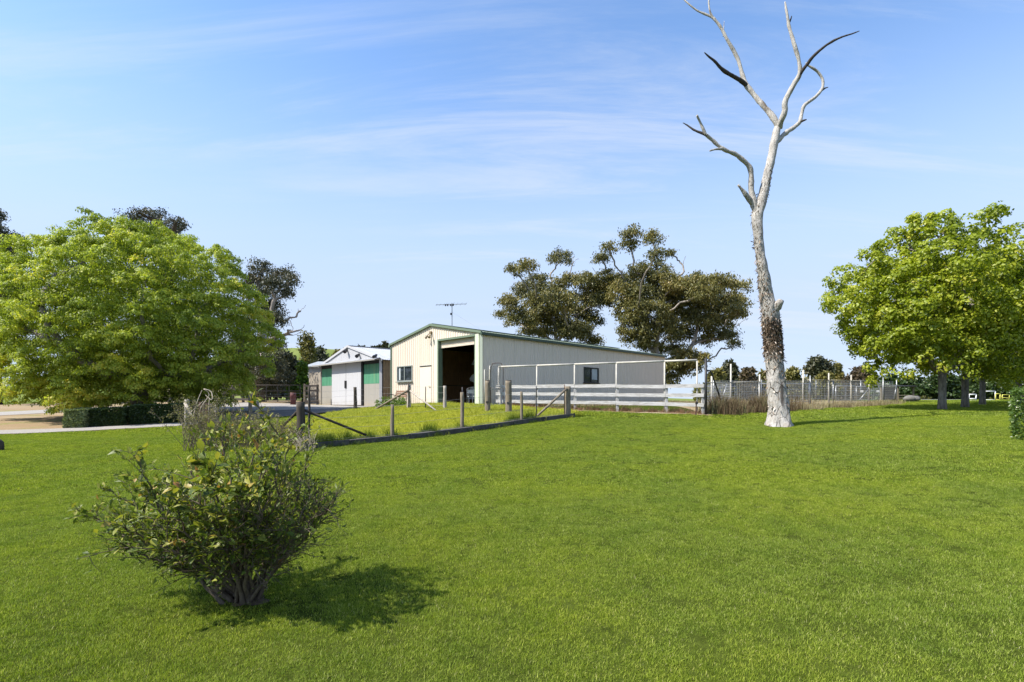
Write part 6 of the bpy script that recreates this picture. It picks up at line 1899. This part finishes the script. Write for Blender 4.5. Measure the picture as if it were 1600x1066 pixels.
# frames under the right maples
M_yel = m_plain('yellow frame paint', (.55, .53, .10), .5, .1)
def frame_thing(name, label, px0, px1, d, yt, yb, mat, bars, cat, r=.035):
    a = gpt(px0, d); b = gpt(px1, d)
    e = empty(name, (a + b) / 2, label, cat)
    zt, zb = zy(yt, d), zy(yb, d)
    for q in (a, b): bar('leg', [q, Vector((q.x, q.y, zt))], r, mat, e)
    for u in bars:
        z = lerp(zb, zt, u); bar('rail', [Vector((a.x, a.y, z)), Vector((b.x, b.y, z))], r, mat, e)
    return e
frame_thing('garden_trestle', 'small white frame between the second and third maple trunks', 1514, 1525, 42, 616.5, 626, M_whitepaint, (0, .3, 1), 'frame', .05)
frame_thing('yellow_frame', 'small yellow frame beside the white rail under the maples', 1555.5, 1562.5, 42, 615.5, 625, M_yel, (0, 1), 'frame', .04)
frame_thing('white_gate_rail', 'long low white rail behind the third maple trunk', 1538, 1555, 43, 611.5, 625, M_whitepaint, (0, 1), 'rail', .04)
frame_thing('yellow_frame', 'dull yellow low frame right of the small yellow frame, partly behind leaves', 1566, 1577, 44, 617, 626, M_yel, (0, .5, 1), 'frame', .03)
lw = empty('low_rail', gpt(1460, 45), 'long low pale rail in the shade behind the nearest maple trunks', 'rail')
a = gpt(1440, 45); b = gpt(1513, 45)
m = MB(); m.beam(Vector((a.x, a.y, zy(625.2, 45))), Vector((b.x, b.y, zy(625.2, 45))), .06, .12); build('rail', m, M_board, lw)
for u in (.02, .34, .66, .98):
    q = a.lerp(b, u); m = MB(); m.beam(q - Vector((0, 0, .1)), Vector((q.x, q.y, zy(625.8, 45))), .1, .1, (0, 1, 0)); build('post', m, M_board, lw)
# small dark shelter right of the mesh yard
sh = empty('dark_shelter', gpt(1414, 44), 'small dark open fronted shelter just right of the mesh yard corner pole', 'shelter')
c_ = gpt(1415, 44)
w_ = 12 * 44 / F
for x_ in (-w_, w_):
    m = MB(); m.beam(Vector((c_.x + x_, 44, c_.z)), Vector((c_.x + x_, 44, zy(604, 44))), .11, .11, (0, 1, 0)); build('post', m, M_post, sh)
    m = MB(); m.beam(Vector((c_.x + x_, 46, c_.z)), Vector((c_.x + x_, 46, zy(604, 44))), .11, .11, (0, 1, 0)); build('post', m, M_post, sh)
m = MB(); m.box(Vector((c_.x, 45, zy(603, 44) + .03)), (w_ + .15, 0, 0), (0, 1.25, .06), (0, 0, .04)); build('roof', m, M_dark, sh)
m = MB(); m.box(Vector((c_.x, 46.06, c_.z + .6)), (w_, 0, 0), (0, .03, 0), (0, 0, .62)); build('back_wall', m, M_dark, sh)
for yy in (618, 622):
    m = MB(); m.beam(Vector((c_.x - w_, 43.95, zy(yy, 44))), Vector((c_.x + w_, 43.95, zy(yy, 44))), .04, .07); build('rail', m, M_post, sh)
M_rock = m_plain('grey rock', (.15, .145, .13), .9, .3, 4, bump=.4)
for k, (px_, r_, lab) in enumerate(((1421, .38, 'pale grey rounded rock by the dark shelter, the left one'), (1429, .34, 'pale grey rounded rock by the dark shelter, the right one'))):
    c_ = gpt(px_, 42); bm_ = MB(); n1, n2 = 7, 12
    for i in range(n1 + 1):
        th = math.pi * i / n1
        for j in range(n2):
            ph = 2 * math.pi * j / n2; v = Vector((math.sin(th) * math.cos(ph), math.sin(th) * math.sin(ph), math.cos(th)))
            q = v * (1 + .25 * mnoise.noise(v * 1.7 + Vector((k * 5, 0, 0)))); bm_.v.append((c_.x + q.x * r_ * 1.2, c_.y + q.y * r_, c_.z + .18 + q.z * r_ * .75))
    for i in range(n1):
        for j in range(n2): bm_.f.append((i * n2 + j, i * n2 + (j + 1) % n2, (i + 1) * n2 + (j + 1) % n2, (i + 1) * n2 + j))
    o = build('rock', bm_, M_rock, None, True, c_); tag(o, lab, 'rock', 'rocks by the dark shelter')
# dark stump at the very left edge of the lawn
c_ = gpt(-3, 14.0); m = MB()
m.tube([c_ - Vector((0, 0, .1)), c_ + Vector((0, 0, .12)), c_ + Vector((.01, 0, .22)), c_ + Vector((.01, 0, .30))], [.13, .12, .10, .05], 12, True, .3, 6); o = build('stump', m, M_postdark, None, True, c_)
tag(o, 'small dark stump at the very left edge of the lawn', 'stump')
# low scrub far behind the mesh yard
rng = np.random.default_rng(301)
n = 26000
px_ = rng.uniform(1085, 1640, n); d_ = rng.uniform(96, 118, n)
x = (px_ - CX) / F * d_; g_ = gz_arr(x, d_)
top_ = 3.6 + 3.0 * np.array([mnoise.noise(Vector((a * .12, b * .05, 7))) for a, b in zip(x, d_)])
p = np.c_[x, d_, g_ + rng.uniform(0, 1, n) ** .8 * top_]
V, Fc, tn = leaf_arrays(p, rng.normal(0, .7, p.shape) + np.array([0, 0, .3]), rng.normal(0, 1, p.shape) + np.array([0, 0, .4]), rng.uniform(.5, 1.0, n), rng.uniform(.3, .55, n), np.clip(rng.normal(.45, .2, n), 0, 1), .15)
o = link('scrub', np_mesh('scrub', V, Fc, tn), M_gum)
tag(o, 'low olive scrub along the far side of the paddock beyond the mesh yard', 'scrub', kind='stuff')
